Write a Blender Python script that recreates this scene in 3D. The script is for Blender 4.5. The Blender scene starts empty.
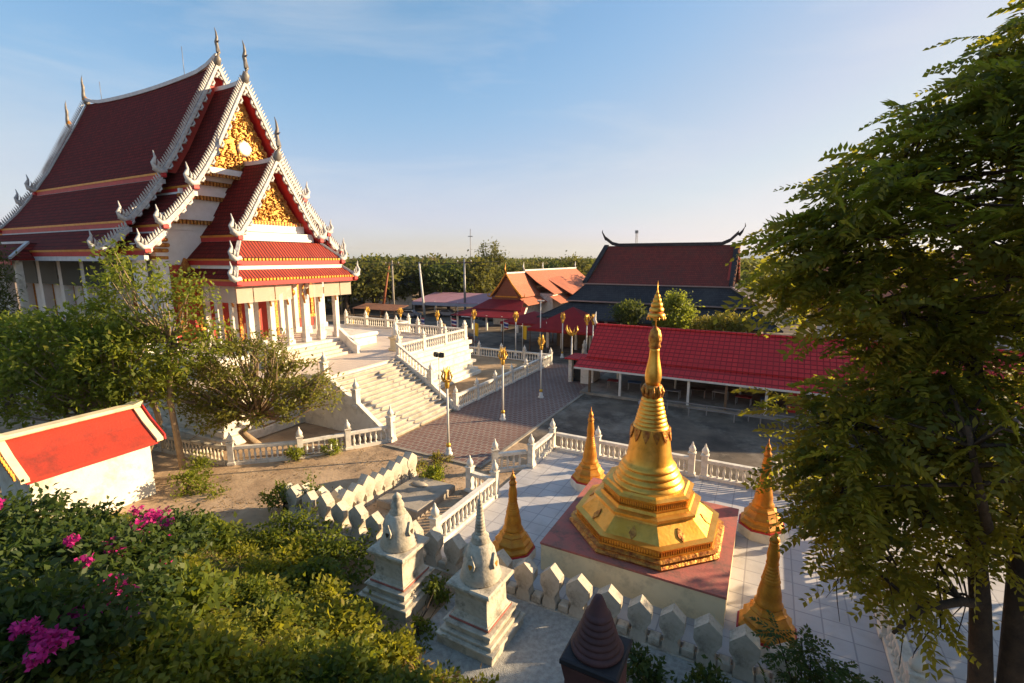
import bpy, math, random
import numpy as np
from mathutils import Matrix, Vector
R = math.radians
rng = np.random.default_rng(7)
random.seed(7)
S = 4.0 / 3.0            # the layout is measured in a 9 m eye height; the last step brings it to real metres
SC = bpy.context.scene
COL = SC.collection

# ---------------------------------------------------------------- camera, sky, sun, exposure
cam_d = bpy.data.cameras.new('camera')
cam_d.sensor_width = 36; cam_d.lens = 484 / 1024 * 36
cam_d.clip_start = 0.1; cam_d.clip_end = 30000
cam = bpy.data.objects.new('camera', cam_d); COL.objects.link(cam)
cam.location = (0, 0, 9.0); cam.rotation_euler = (R(90 - 9.8), 0, 0)
SC.camera = cam
SUN_AZ, SUN_EL = 12.0, 17.5      # azimuth in degrees from +X towards +Y
w = bpy.data.worlds.new('World'); SC.world = w; w.use_nodes = True
nt = w.node_tree; nt.nodes.clear()
sky = nt.nodes.new('ShaderNodeTexSky'); sky.sky_type = 'NISHITA'; sky.sun_disc = False
sky.sun_elevation = R(SUN_EL); sky.sun_rotation = R(90 - SUN_AZ)
sky.air_density = 1.0; sky.dust_density = 1.0; sky.ozone_density = 3.0
bg = nt.nodes.new('ShaderNodeBackground'); bg.inputs[1].default_value = 0.0995
wo = nt.nodes.new('ShaderNodeOutputWorld')
# soft shoulder on the sky's brightest part, as thin high cloud and the camera give it
mulA = nt.nodes.new('ShaderNodeVectorMath'); mulA.operation = 'SCALE'; mulA.inputs['Scale'].default_value = .2437/2
crv = nt.nodes.new('ShaderNodeRGBCurve')
for ci, pts_ in enumerate([((.125,.12),(.225,.24),(.30,.31),(.36,.335),(.5,.405),(1,.46)),((.25,.25),(.365,.312),(.42,.338),(.61,.40),(1,.43)),((.35,.345),(.43,.395),(.56,.41),(.66,.425),(1,.44))]):
    c_ = crv.mapping.curves[ci]; c_.points[0].location = (0, 0); c_.points[1].location = pts_[-1]
    for p_ in pts_[:-1]: c_.points.new(*p_)
crv.mapping.extend = 'HORIZONTAL'; crv.mapping.update()
mulB = nt.nodes.new('ShaderNodeVectorMath'); mulB.operation = 'SCALE'; mulB.inputs['Scale'].default_value = 2/.2437
nt.links.new(sky.outputs[0], mulA.inputs[0]); nt.links.new(mulA.outputs[0], crv.inputs['Color']); nt.links.new(crv.outputs[0], mulB.inputs[0]); 
tcw = nt.nodes.new('ShaderNodeTexCoord'); mpw = nt.nodes.new('ShaderNodeMapping'); mpw.inputs['Scale'].default_value = (1.3, 2.2, 6.5); mpw.inputs['Rotation'].default_value = (.25, .12, .5)
nzw = nt.nodes.new('ShaderNodeTexNoise'); nzw.inputs['Scale'].default_value = 1.6; nzw.inputs['Detail'].default_value = 7; nzw.inputs['Roughness'].default_value = .58; nzw.inputs['Distortion'].default_value = .5
rpw = nt.nodes.new('ShaderNodeValToRGB'); rpw.color_ramp.elements[0].position = .46; rpw.color_ramp.elements[1].position = .80; rpw.color_ramp.elements[0].color = (0,0,0,1); rpw.color_ramp.elements[1].color = (.42,.42,.42,1)
mxw = nt.nodes.new('ShaderNodeMix'); mxw.data_type = 'RGBA'; mxw.inputs['B'].default_value = (3.3,3.4,3.55,1)
nt.links.new(tcw.outputs['Generated'], mpw.inputs['Vector']); nt.links.new(mpw.outputs[0], nzw.inputs['Vector']); nt.links.new(nzw.outputs['Fac'], rpw.inputs['Fac']); nt.links.new(rpw.outputs['Color'], mxw.inputs['Factor'])
nt.links.new(mulB.outputs[0], mxw.inputs['A']); nt.links.new(mxw.outputs['Result'], bg.inputs[0])
nt.links.new(bg.outputs[0], wo.inputs[0])
sun_d = bpy.data.lights.new('sun', 'SUN'); sun_d.energy = 4.9; sun_d.angle = R(0.6); sun_d.color = (1.0, 0.75, 0.45)
sun = bpy.data.objects.new('sun', sun_d); COL.objects.link(sun)
sv = Vector((math.cos(R(SUN_AZ)) * math.cos(R(SUN_EL)), math.sin(R(SUN_AZ)) * math.cos(R(SUN_EL)), math.sin(R(SUN_EL))))
sun.rotation_euler = sv.to_track_quat('Z', 'Y').to_euler()
SC.view_settings.view_transform = 'Standard'; SC.view_settings.look = 'None'
SC.view_settings.exposure = 1.285; SC.view_settings.gamma = 1.0

# ---------------------------------------------------------------- helpers
TH = R(-28)
E1 = np.array([math.cos(TH), math.sin(TH), 0]); E2 = np.array([-math.sin(TH), math.cos(TH), 0])
def W(a, b, z=0.0):
    p = a * E1 + b * E2
    return (float(p[0]), float(p[1]), float(z))
def AB(X, Y):
    p = np.array([X, Y, 0]); return float(p @ E1), float(p @ E2)

class MB:
    """collects polygons of one mesh"""
    def __init__(s): s.v = []; s.f = []; s.sm = []
    def add(s, vs, fs, smooth=False):
        n = len(s.v); s.v += [tuple(map(float, p)) for p in vs]
        s.f += [tuple(i + n for i in f) for f in fs]; s.sm += [smooth] * len(fs)
        return s
    def box(s, c, d, rz=0.0, bev=0.0):
        x, y, z = d[0] / 2, d[1] / 2, d[2] / 2
        if bev:
            b = min(bev, x * .9, y * .9, z * .9)
            pts = []
            for zz, k in ((-z, b), (-z + b, 0), (z - b, 0), (z, b)):
                pts += [(-x + k, -y + k, zz), (x - k, -y + k, zz), (x - k, y - k, zz), (-x + k, y - k, zz)]
            fs = [(3, 2, 1, 0), (12, 13, 14, 15)]
            for l in range(3):
                for i in range(4):
                    j = (i + 1) % 4; fs.append((l*4+i, l*4+j, l*4+4+j, l*4+4+i))
        else:
            pts = [(-x,-y,-z),(x,-y,-z),(x,y,-z),(-x,y,-z),(-x,-y,z),(x,-y,z),(x,y,z),(-x,y,z)]
            fs = [(3,2,1,0),(4,5,6,7),(0,1,5,4),(1,2,6,5),(2,3,7,6),(3,0,4,7)]
        cs, sn = math.cos(rz), math.sin(rz)
        s.add([(c[0]+p[0]*cs-p[1]*sn, c[1]+p[0]*sn+p[1]*cs, c[2]+p[2]) for p in pts], fs); return s
    def bx(s, x0, x1, y0, y1, z0, z1, bev=0.0):
        return s.box(((x0+x1)/2, (y0+y1)/2, (z0+z1)/2), (x1-x0, y1-y0, z1-z0), 0, bev)
    def lathe(s, prof, n=16, c=(0,0,0), ph=0.0, smooth=True, sq=1.0):
        vs = []; fs = []
        for r, z in prof:
            for i in range(n):
                t = ph + 2*math.pi*i/n
                vs.append((c[0]+r*math.cos(t), c[1]+r*math.sin(t)*sq, c[2]+z))
        m = len(prof)
        for k in range(m-1):
            for i in range(n):
                j = (i+1) % n; fs.append((k*n+i, k*n+j, (k+1)*n+j, (k+1)*n+i))
        fs.append(tuple(range(n-1, -1, -1))); fs.append(tuple((m-1)*n+i for i in range(n)))
        s.add(vs, fs, smooth); return s
    def tube(s, pts, rad, n=6, smooth=True):
        pts = [np.array(p, float) for p in pts]; m = len(pts); vs = []; fs = []
        if not hasattr(rad, '__len__'): rad = [rad]*m
        for k in range(m):
            d = pts[min(k+1, m-1)] - pts[max(k-1, 0)]; d = d/(np.linalg.norm(d)+1e-9)
            u = np.cross(d, [0,0,1.0]) if abs(d[2]) < .95 else np.cross(d, [1.0,0,0]); u /= np.linalg.norm(u); q = np.cross(d, u)
            for i in range(n):
                t = 2*math.pi*i/n; vs.append(pts[k]+rad[k]*(math.cos(t)*u+math.sin(t)*q))
        for k in range(m-1):
            for i in range(n):
                j = (i+1) % n; fs.append((k*n+i, k*n+j, (k+1)*n+j, (k+1)*n+i))
        fs.append(tuple(range(n-1, -1, -1))); fs.append(tuple((m-1)*n+i for i in range(n)))
        s.add(vs, fs, smooth); return s
    def beam(s, p0, p1, wd, h):
        """bar from p0 to p1, its vertical faces upright; p = bottom centre"""
        p0 = np.array(p0, float); p1 = np.array(p1, float); d = p1-p0; d[2] = 0; d /= np.linalg.norm(d)
        q = np.array([-d[1], d[0], 0])*wd/2; u = np.array([0,0,h])
        vs = [p0-q, p0+q, p0+q+u, p0-q+u, p1-q, p1+q, p1+q+u, p1-q+u]
        s.add(vs, [(0,1,2,3),(7,6,5,4),(0,4,5,1),(1,5,6,2),(2,6,7,3),(3,7,4,0)]); return s
    def prism(s, poly, off, ext):
        """poly: list of 3D points in one plane, ext: extrusion vector"""
        n = len(poly); a = [np.array(p, float)+np.array(off) for p in poly]; b = [p+np.array(ext) for p in a]
        fs = [tuple(range(n-1, -1, -1)), tuple(range(n, 2*n))]+[(i, (i+1) % n, n+(i+1) % n, n+i) for i in range(n)]
        s.add(a+b, fs); return s
    def sheet(s, A, B, th):
        """slab between two polylines A and B (same count), thickness th downwards"""
        n = len(A); A = [np.array(p, float) for p in A]; B = [np.array(p, float) for p in B]; d = np.array([0,0,-th])
        vs = A+B+[p+d for p in A]+[p+d for p in B]; fs = []
        for i in range(n-1):
            fs += [(i, i+1, n+i+1, n+i), (2*n+i+1, 2*n+i, 3*n+i, 3*n+i+1)]
            fs += [(i+1, i, 2*n+i, 2*n+i+1), (n+i, n+i+1, 3*n+i+1, 3*n+i)]
        fs += [(0, n, 3*n, 2*n), (n-1, 3*n-1, 4*n-1, 2*n-1)]
        s.add(vs, fs); return s

def mesh_from(name, mb, m):
    me = bpy.data.meshes.new(name); me.from_pydata(mb.v, [], mb.f)
    me.polygons.foreach_set('use_smooth', mb.sm)
    import bmesh
    if len(mb.f) < 60000:
        bm = bmesh.new(); bm.from_mesh(me); bmesh.ops.recalc_face_normals(bm, faces=bm.faces); bm.to_mesh(me); bm.free()
    if m: me.materials.append(m)
    me.update(); return me
def pieces(mb, key):
    par = list(range(len(mb.v)))
    def find(i):
        while par[i] != i: par[i] = par[par[i]]; i = par[i]
        return i
    for f in mb.f:
        a = find(f[0])
        for j in f[1:]: par[find(j)] = a
    isl = {}
    for i in range(len(mb.v)): isl.setdefault(find(i), []).append(i)
    out = {}; where = {}
    for n, (r, idx) in enumerate(isl.items()):
        c = np.mean([mb.v[i] for i in idx], axis=0); where[r] = key(c, n)
    idm = {}
    for i, p in enumerate(mb.v):
        k = where[find(i)]; q = out.setdefault(k, MB()); idm[i] = len(q.v); q.v.append(p)
    for f, sm in zip(mb.f, mb.sm):
        q = out[where[find(f[0])]]; q.f.append(tuple(idm[i] for i in f)); q.sm.append(sm)
    return [out[k] for k in sorted(out)]
side = lambda c, n: c[1] > 0
each = lambda c, n: n
SPLIT = {('temple', k): side for k in ('roof','bargeboard','red_soffit','side_skirt_roof','stair_parapet','white_hip_ridge')}
SPLIT.update({('temple', k): each for k in ('netting','red_panel','shade_net')})
SPLIT.update({('temple','lightning_rod'): lambda c, n: c[0] > -40, ('temple','pediment_base'): lambda c, n: c[0] > -29, ('temple','gold_trim'): lambda c, n: (round(c[0]), round(c[2]*2) if abs(c[1]) < 4.8 else 99+(c[1] > 0)),
  ('golden_stupa','leaf_relief'): each, ('golden_stupa','colonnade_band'): lambda c, n: c[2] > 1.6, ('old_hall','horn_finial'): each, ('chedi','niche_frame'): each, ('chedi','niche'): each})
def obj(name, mb, m, parent=None, loc=None):
    if isinstance(mb, MB) and parent:
        k = SPLIT.get((parent.name.split('.')[0], name)) or (SPLIT.get(('chedi', name)) if name == 'niche' else None)
        if k:
            ps = pieces(mb, k)
            for q in ps[1:]: obj_one(name, q, m, parent, loc)
            mb = ps[0]
    return obj_one(name, mb, m, parent, loc)
def obj_one(name, mb, m, parent=None, loc=None):
    me = mb if isinstance(mb, bpy.types.Mesh) else mesh_from(name, mb, m)
    o = bpy.data.objects.new(name, me); COL.objects.link(o)
    if parent: o.parent = parent
    if loc: o.location = loc
    return o
def tag(o, label, cat, group=None):
    o['label'] = label; o['category'] = cat
    if group: o['group'] = group
    return o
def thing(name, label, cat, loc, rz=TH, group=None):
    o = bpy.data.objects.new(name, None); COL.objects.link(o); o.empty_display_size = .2
    o.location = loc; o.rotation_euler = (0, 0, rz); return tag(o, label, cat, group)
def struct(name, mb, m, kind='structure', rot=True):
    o = obj(name, mb, m); o['kind'] = kind
    if rot: o.rotation_euler = (0, 0, TH)
    return o
def copy_tree(o, parent=None):
    c = o.copy(); COL.objects.link(c); c.parent = parent
    for ch in [q for q in o.children]: copy_tree(ch, c)
    return c
def dup(o, loc, rz=None, sc=1.0, label=None, group=None):
    c = copy_tree(o); c.location = loc
    if rz is not None: c.rotation_euler = (0, 0, rz)
    c.scale = (sc, sc, sc) if not hasattr(sc, '__len__') else sc
    if label: c['label'] = label
    if group: c['group'] = group
    return c

# ---------------------------------------------------------------- materials
def mat(name, c1, c2=None, scale=1.5, rough=.7, metal=0.0, bump=0.0, bscale=12.0, stain=None, stain_amt=.5, stain_scale=.9, spec=.4):
    """principled surface; colour wanders between c1 and c2 by noise, stains of their own shape"""
    m = bpy.data.materials.new(name); m.use_nodes = True; t = m.node_tree; b = t.nodes['Principled BSDF']
    b.inputs['Roughness'].default_value = rough; b.inputs['Metallic'].default_value = metal
    b.inputs['Specular IOR Level'].default_value = spec
    tc = t.nodes.new('ShaderNodeTexCoord'); ob = tc.outputs['Object']
    col = None
    if c2 is None: c2 = tuple(x*.8 for x in c1)
    n = t.nodes.new('ShaderNodeTexNoise'); n.inputs['Scale'].default_value = scale; n.inputs['Detail'].default_value = 6; n.inputs['Roughness'].default_value = .65
    t.links.new(ob, n.inputs['Vector'])
    r = t.nodes.new('ShaderNodeValToRGB'); r.color_ramp.elements[0].position = .36; r.color_ramp.elements[1].position = .66
    r.color_ramp.elements[0].color = (*c2, 1); r.color_ramp.elements[1].color = (*c1, 1)
    t.links.new(n.outputs['Fac'], r.inputs['Fac']); col = r.outputs['Color']
    if stain:
        n2 = t.nodes.new('ShaderNodeTexNoise'); n2.inputs['Scale'].default_value = stain_scale; n2.inputs['Detail'].default_value = 8; n2.inputs['Roughness'].default_value = .7
        mp = t.nodes.new('ShaderNodeMapping'); mp.inputs['Location'].default_value = (13.7, 5.1, 2.2)
        t.links.new(ob, mp.inputs['Vector']); t.links.new(mp.outputs[0], n2.inputs['Vector'])
        r2 = t.nodes.new('ShaderNodeValToRGB'); r2.color_ramp.elements[0].position = .5; r2.color_ramp.elements[1].position = .68
        r2.color_ramp.elements[0].color = (0,0,0,1); r2.color_ramp.elements[1].color = (stain_amt,)*3+(1,)
        t.links.new(n2.outputs['Fac'], r2.inputs['Fac'])
        mx = t.nodes.new('ShaderNodeMix'); mx.data_type = 'RGBA'
        t.links.new(r2.outputs['Color'], mx.inputs['Factor']); t.links.new(col, mx.inputs['A']); mx.inputs['B'].default_value = (*stain, 1)
        col = mx.outputs['Result']
    t.links.new(col, b.inputs['Base Color'])
    if bump:
        n3 = t.nodes.new('ShaderNodeTexNoise'); n3.inputs['Scale'].default_value = bscale; n3.inputs['Detail'].default_value = 5
        t.links.new(ob, n3.inputs['Vector'])
        bp = t.nodes.new('ShaderNodeBump'); bp.inputs['Strength'].default_value = bump; bp.inputs['Distance'].default_value = .05
        t.links.new(n3.outputs['Fac'], bp.inputs['Height']); t.links.new(bp.outputs[0], b.inputs['Normal'])
    m['col'] = 0
    return m
def brickmat(name, c1, c2, mortar, axes=('X', 'Z'), bw=.3, bh=.3, mort=.03, rough=.6, bump=.4, offset=0.0, wear=None, wear_amt=.5, wscale=.5, spec=.4):
    m = bpy.data.materials.new(name); m.use_nodes = True; t = m.node_tree; b = t.nodes['Principled BSDF']
    b.inputs['Roughness'].default_value = rough; b.inputs['Specular IOR Level'].default_value = spec
    tc = t.nodes.new('ShaderNodeTexCoord'); sp = t.nodes.new('ShaderNodeSeparateXYZ'); cb = t.nodes.new('ShaderNodeCombineXYZ')
    t.links.new(tc.outputs['Object'], sp.inputs[0]); t.links.new(sp.outputs[axes[0]], cb.inputs['X']); t.links.new(sp.outputs[axes[1]], cb.inputs['Y'])
    k = t.nodes.new('ShaderNodeTexBrick'); t.links.new(cb.outputs[0], k.inputs['Vector'])
    k.offset = offset; k.inputs['Scale'].default_value = 1; k.inputs['Brick Width'].default_value = bw; k.inputs['Row Height'].default_value = bh
    k.inputs['Mortar Size'].default_value = mort; k.inputs['Mortar Smooth'].default_value = .3
    k.inputs['Color1'].default_value = (*c1, 1); k.inputs['Color2'].default_value = (*c2, 1); k.inputs['Mortar'].default_value = (*mortar, 1)
    col = k.outputs['Color']
    n = t.nodes.new('ShaderNodeTexNoise'); n.inputs['Scale'].default_value = wscale; n.inputs['Detail'].default_value = 8; n.inputs['Roughness'].default_value = .7
    t.links.new(tc.outputs['Object'], n.inputs['Vector'])
    r = t.nodes.new('ShaderNodeValToRGB'); r.color_ramp.elements[0].position = .47; r.color_ramp.elements[1].position = .72
    r.color_ramp.elements[0].color = (0,0,0,1); r.color_ramp.elements[1].color = (wear_amt,)*3+(1,)
    t.links.new(n.outputs['Fac'], r.inputs['Fac'])
    mx = t.nodes.new('ShaderNodeMix'); mx.data_type = 'RGBA'
    t.links.new(r.outputs['Color'], mx.inputs['Factor']); t.links.new(col, mx.inputs['A'])
    mx.inputs['B'].default_value = (*(wear if wear else tuple(x*.6 for x in c1)), 1)
    t.links.new(mx.outputs['Result'], b.inputs['Base Color'])
    bp = t.nodes.new('ShaderNodeBump'); bp.inputs['Strength'].default_value = bump; bp.inputs['Distance'].default_value = .04; bp.invert = True
    t.links.new(k.outputs['Fac'], bp.inputs['Height']); t.links.new(bp.outputs[0], b.inputs['Normal'])
    return m
def leafmat(name, c1, c2, tr, trans=.4, rough=.55, hue=None):
    """leaf: each leaf has its own colour between c1 and c2; light passes through it"""
    m = bpy.data.materials.new(name); m.use_nodes = True; t = m.node_tree; t.nodes.remove(t.nodes['Principled BSDF'])
    out = t.nodes['Material Output']; g = t.nodes.new('ShaderNodeNewGeometry')
    r = t.nodes.new('ShaderNodeValToRGB'); r.color_ramp.elements[0].color = (*c1, 1); r.color_ramp.elements[1].color = (*c2, 1)
    if hue:
        e = r.color_ramp.elements.new(.93); e.color = (*c2, 1); r.color_ramp.elements[2].color = (*hue, 1)
    t.links.new(g.outputs['Random Per Island'], r.inputs['Fac'])
    d = t.nodes.new('ShaderNodeBsdfPrincipled'); d.inputs['Roughness'].default_value = rough; d.inputs['Specular IOR Level'].default_value = .25
    t.links.new(r.outputs['Color'], d.inputs['Base Color'])
    tl = t.nodes.new('ShaderNodeBsdfTranslucent')
    mul = t.nodes.new('ShaderNodeMix'); mul.data_type = 'RGBA'; mul.inputs['Factor'].default_value = .6
    t.links.new(r.outputs['Color'], mul.inputs['A']); mul.inputs['B'].default_value = (*tr, 1)
    t.links.new(mul.outputs['Result'], tl.inputs['Color'])
    mx = t.nodes.new('ShaderNodeMixShader'); mx.inputs[0].default_value = trans
    t.links.new(d.outputs[0], mx.inputs[1]); t.links.new(tl.outputs[0], mx.inputs[2]); t.links.new(mx.outputs[0], out.inputs['Surface'])
    return m
def netmat(name, c, alpha):
    m = bpy.data.materials.new(name); m.use_nodes = True; b = m.node_tree.nodes['Principled BSDF']
    b.inputs['Base Color'].default_value = (*c, 1); b.inputs['Alpha'].default_value = alpha; b.inputs['Roughness'].default_value = .6
    return m

M = {}
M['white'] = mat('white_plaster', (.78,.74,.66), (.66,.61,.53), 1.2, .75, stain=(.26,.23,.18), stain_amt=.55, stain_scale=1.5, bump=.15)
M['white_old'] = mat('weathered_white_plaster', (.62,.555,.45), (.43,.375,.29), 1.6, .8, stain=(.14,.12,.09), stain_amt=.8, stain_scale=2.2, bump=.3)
M['white_clean'] = mat('white_paint', (.80,.78,.74), (.70,.67,.62), .9, .6)
M['blue_white'] = mat('white_trim', (.62,.62,.62), (.50,.50,.52), 2.0, .6)
M['cream'] = mat('cream_plaster', (.84,.70,.44), (.76,.62,.38), .8, .8, stain=(.22,.18,.12), stain_amt=.4, stain_scale=1.1)
M['gold'] = mat('gold_leaf', (.93,.51,.11), (.78,.37,.05), 1.1, .42, .88, bump=.14, bscale=7, stain=(.40,.18,.04), stain_amt=.45, stain_scale=2.6)
M['gold_orn'] = mat('gold_ornament', (.70,.36,.07), (.30,.09,.03), 5, .5, .7, bump=1.0, bscale=7)
M['gold_hi'] = mat('bright_gold', (.66,.42,.13), (.50,.26,.06), 5, .45, .7)
M['gold_bird'] = mat('gold_bird_paint', (.72,.44,.07), (.58,.31,.04), 3, .4, .4)
M['gold_paint'] = mat('gold_paint', (.64,.29,.028), (.52,.19,.015), 2.5, .46, .35, bump=.12, stain=(.35,.13,.03), stain_amt=.5, stain_scale=2.4)
M['red_trim'] = mat('red_trim', (.52,.030,.028), (.40,.02,.02), 1.5, .5)
M['red_paint'] = mat('red_wall_paint', (.48,.05,.03), (.36,.035,.025), 1.0, .6)
M['tile_side'] = brickmat('maroon_roof_tiles', (.19,.020,.016), (.12,.014,.012), (.05,.009,.008), ('X','Z'), .34, .30, .035, .75, .8, .5, wear=(.09,.017,.014), wear_amt=.7, spec=.08)
M['tile_front'] = brickmat('sunlit_porch_tiles', (.40,.055,.028), (.30,.04,.022), (.06,.012,.008), ('Y','Z'), .26, 4.0, .06, .5, .9, 0, wear=(.25,.035,.02), wear_amt=.5)  # brighter copy of the roof tile, sunlight on the porch front put into its colour
M['asphalt'] = mat('asphalt', (.16,.122,.09), (.055,.043,.034), .35, .95, stain=(.30,.25,.20), stain_amt=.75, stain_scale=.28, bump=.3, bscale=20)
M['sand'] = mat('sandy_dirt', (.42,.29,.17), (.27,.18,.10), .5, .95, stain=(.10,.075,.05), stain_amt=.6, stain_scale=.5, bump=.6, bscale=5)
M['dirt'] = mat('old_concrete_and_dirt', (.52,.37,.235), (.32,.215,.13), .45, .95, stain=(.13,.09,.06), stain_amt=.7, stain_scale=.6, bump=.5, bscale=6)
M['conc'] = mat('grey_concrete', (.38,.33,.27), (.24,.21,.17), .9, .9, stain=(.1,.085,.07), stain_amt=.6, bump=.3)
M['paving'] = brickmat('red_paving_blocks', (.20,.112,.092), (.16,.088,.076), (.27,.235,.20), ('X','Y'), .42, .42, .04, .85, .3, .5, wear=(.15,.085,.07), wear_amt=.7, wscale=.3)
M['tilefloor'] = brickmat('pale_floor_tiles', (.50,.485,.49), (.43,.42,.435), (.30,.29,.31), ('X','Y'), .8, .8, .028, .55, .15, 0, wear=(.32,.30,.29), wear_amt=.6, wscale=.8)
M['terrace'] = brickmat('terrace_tiles', (.68,.57,.46), (.62,.51,.41), (.46,.38,.30), ('X','Y'), .6, .6, .02, .6, .1, 0, wear=(.48,.38,.29), wear_amt=.5, wscale=.4)
M['plinth_top'] = mat('worn_red_floor', (.50,.14,.11), (.36,.14,.11), 1.8, .8, stain=(.13,.10,.08), stain_amt=.9, stain_scale=1.5, bump=.2)
M['grass_base'] = mat('leafy_soil', (.045,.05,.016), (.085,.062,.028), .8, .95, bump=.6, bscale=6)
M['bark'] = mat('bark', (.075,.048,.03), (.038,.025,.017), 3, .9, bump=.7, bscale=14)
M['bark_pale'] = mat('pale_bark', (.36,.26,.165), (.24,.165,.10), 3, .9, bump=.6, bscale=14)
M['metal'] = mat('grey_metal', (.30,.30,.31), (.22,.22,.23), 2, .5, .5)
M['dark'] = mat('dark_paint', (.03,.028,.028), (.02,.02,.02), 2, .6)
M['wood'] = mat('old_timber', (.20,.125,.07), (.12,.075,.045), 2.5, .8)
M['pole'] = mat('white_pole_paint', (.72,.70,.66), (.60,.58,.54), 2, .5)

def poly_sheet(pts, z):
    return MB().add([(p[0], p[1], z) for p in pts], [tuple(range(len(pts)))])

# ---------------------------------------------------------------- ground and floors
SZ = 9000
struct('ground', MB().add([(-SZ,-SZ,-.02),(SZ,-SZ,-.02),(SZ,SZ,-.02),(-SZ,SZ,-.02)], [(0,1,2,3)]), M['dirt'])
struct('road', poly_sheet([(-70,37.9),(40,37.9),(40,75),(-70,75)], -.010), M['asphalt'])
struct('parking_lot', poly_sheet([(-10.6,20.3),(40,20.3),(40,37.9),(-10.6,37.9)], -.012), M['asphalt'])
struct('plaza', MB().bx(-16.0,-10.6,16.9,37.9,-.3,.02), M['paving'])
kb = MB(); kb.bx(-10.6,-10.45,16.9,37.9,-.3,.05); kb.bx(-16.0,-10.45,16.78,16.9,-.3,.05)
struct('kerb', kb, M['conc'])
struct('lot_line', poly_sheet([(-9.5,22.1),(9,22.1),(9,22.2),(-9.5,22.2)], -.006), mat('worn_white_line', (.55,.53,.5), (.25,.24,.23), 2, .9))
struct('tiled_floor', MB().bx(-8.75,3.25,10.75,20.3,-.3,.08), M['tilefloor'])
struct('side_floor', MB().bx(3.25,16,8.2,20.3,-.3,.0), M['tilefloor'])
struct('gravel_floor', poly_sheet([(-6.9,6.0),(1.5,6.0),(1.5,10.3),(-6.9,10.3)], .02), mat('pale_gravel', (.46,.45,.42), (.30,.29,.27), 6, .95, bump=.8, bscale=30))
struct('garden_soil', MB().bx(-30,-16.25,23.4,37.3,-.3,.10), M['sand'])

# the hillside the photographer stands on
def toe(X): return float(np.interp(X, [-40,-22,-17,-13.2,-9.5,-7,-5,-3.6,-2.4,-1.2,0,1,3.5,8,16], [17,15.6,15.4,15.6,14.8,13.7,12.2,10.9,9.9,9.1,8.5,7.9,7.0,6.6,6.4]))
def hill(X, Y):
    t = toe(X)-Y
    if t <= 0: return -.15+.08*t if t > -1 else -.5
    z = .46*t+.12*math.sin(X*1.3+Y*.7)*min(1, t)+.09*math.sin(X*2.9-Y*1.9)*min(1, t)
    return min(z-.05, 6.6)
hx = np.linspace(-42, 18, 121); hy = np.linspace(-6, 18, 61)
hb = MB(); hb.add([(x, y, hill(x, y)) for x in hx for y in hy], [(i*61+j, (i+1)*61+j, (i+1)*61+j+1, i*61+j+1) for i in range(120) for j in range(60)], True)
struct('hillside', hb, M['grass_base'], rot=False)

# far hills
M['hill'] = mat('haze_blue_hill', (.16,.22,.30), (.13,.19,.27), .002, .95)  # blue of distant haze painted into the base colour
fb = MB()
for k, (x0, x1, y, h) in enumerate([(700, 5200, 4200, 48), (2300, 4400, 5900, 120)]):
    n = 40; xs = np.linspace(x0, x1, n); up = []
    for i, x in enumerate(xs):
        f = math.sin(math.pi*i/(n-1)); up.append(h*f**.8*(.75+.25*math.sin(i*.9+k)))
    vs = [(x, y, -20) for x in xs]+[(x, y+200, max(-20, u)) for x, u in zip(xs, up)]+[(x, y+1200, -20) for x in xs]
    fb.add(vs, [(r*n+i, r*n+i+1, (r+1)*n+i+1, (r+1)*n+i) for r in range(2) for i in range(n-1)], True)
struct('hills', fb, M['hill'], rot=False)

# ---------------------------------------------------------------- temple
AX = 20.25
T = thing('temple', 'tall white ordination hall with steep maroon tiled roofs and golden gables', 'temple', W(0, AX, 0))
# local x = a, y = b - AX
PF = 3.7                                   # porch floor
b_ = MB(); b_.bx(-56,-22.2,-7.6,7.6,0,.5,.06); b_.bx(-55.8,-22.4,-7.4,7.4,.5,.8,.05); b_.bx(-55.6,-22.6,-7.15,7.15,.8,1.9); b_.bx(-55.75,-22.45,-7.3,7.3,1.9,2.2,.06); b_.bx(-55.9,-22.3,-7.5,7.5,2.2,2.75,.08)
obj('podium', b_, M['white'], T)
obj('upper_podium', MB().bx(-52,-25.4,-6.2,6.2,2.75,3.4,.08).bx(-52.1,-25.3,-6.3,6.3,3.4,PF,.06), M['white'], T)
st = MB()
for k in range(5): st.bx(-25.3+.28*k, -25.0+.28*k, -2.6, 2.6, 2.7, PF-.19*(k+1)+.02)
obj('porch_stair', st, M['terrace'], T)
pp = MB()
for s in (-1, 1):
    pp.prism([(-25.3, s*2.75, 2.75), (-23.7, s*2.75, 2.75), (-23.7, s*2.75, 3.35), (-24.0, s*2.75, 3.45), (-25.3, s*2.75, 4.35)], (0,-.14,0), (0,.28,0))
obj('stair_parapet', pp, M['white'], T)
hw = 5.2
b_ = MB(); b_.bx(-50,-30.4,-hw,hw,PF,10.6); 
b_.prism([(-30.4,-hw,10.55),(-30.4,hw,10.55),(-30.4,3.2,13.4),(-30.4,0,18.6),(-30.4,-3.2,13.4)], (0,0,0), (-19.2,0,0))
obj('wall', b_, M['white_clean'], T)
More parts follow.
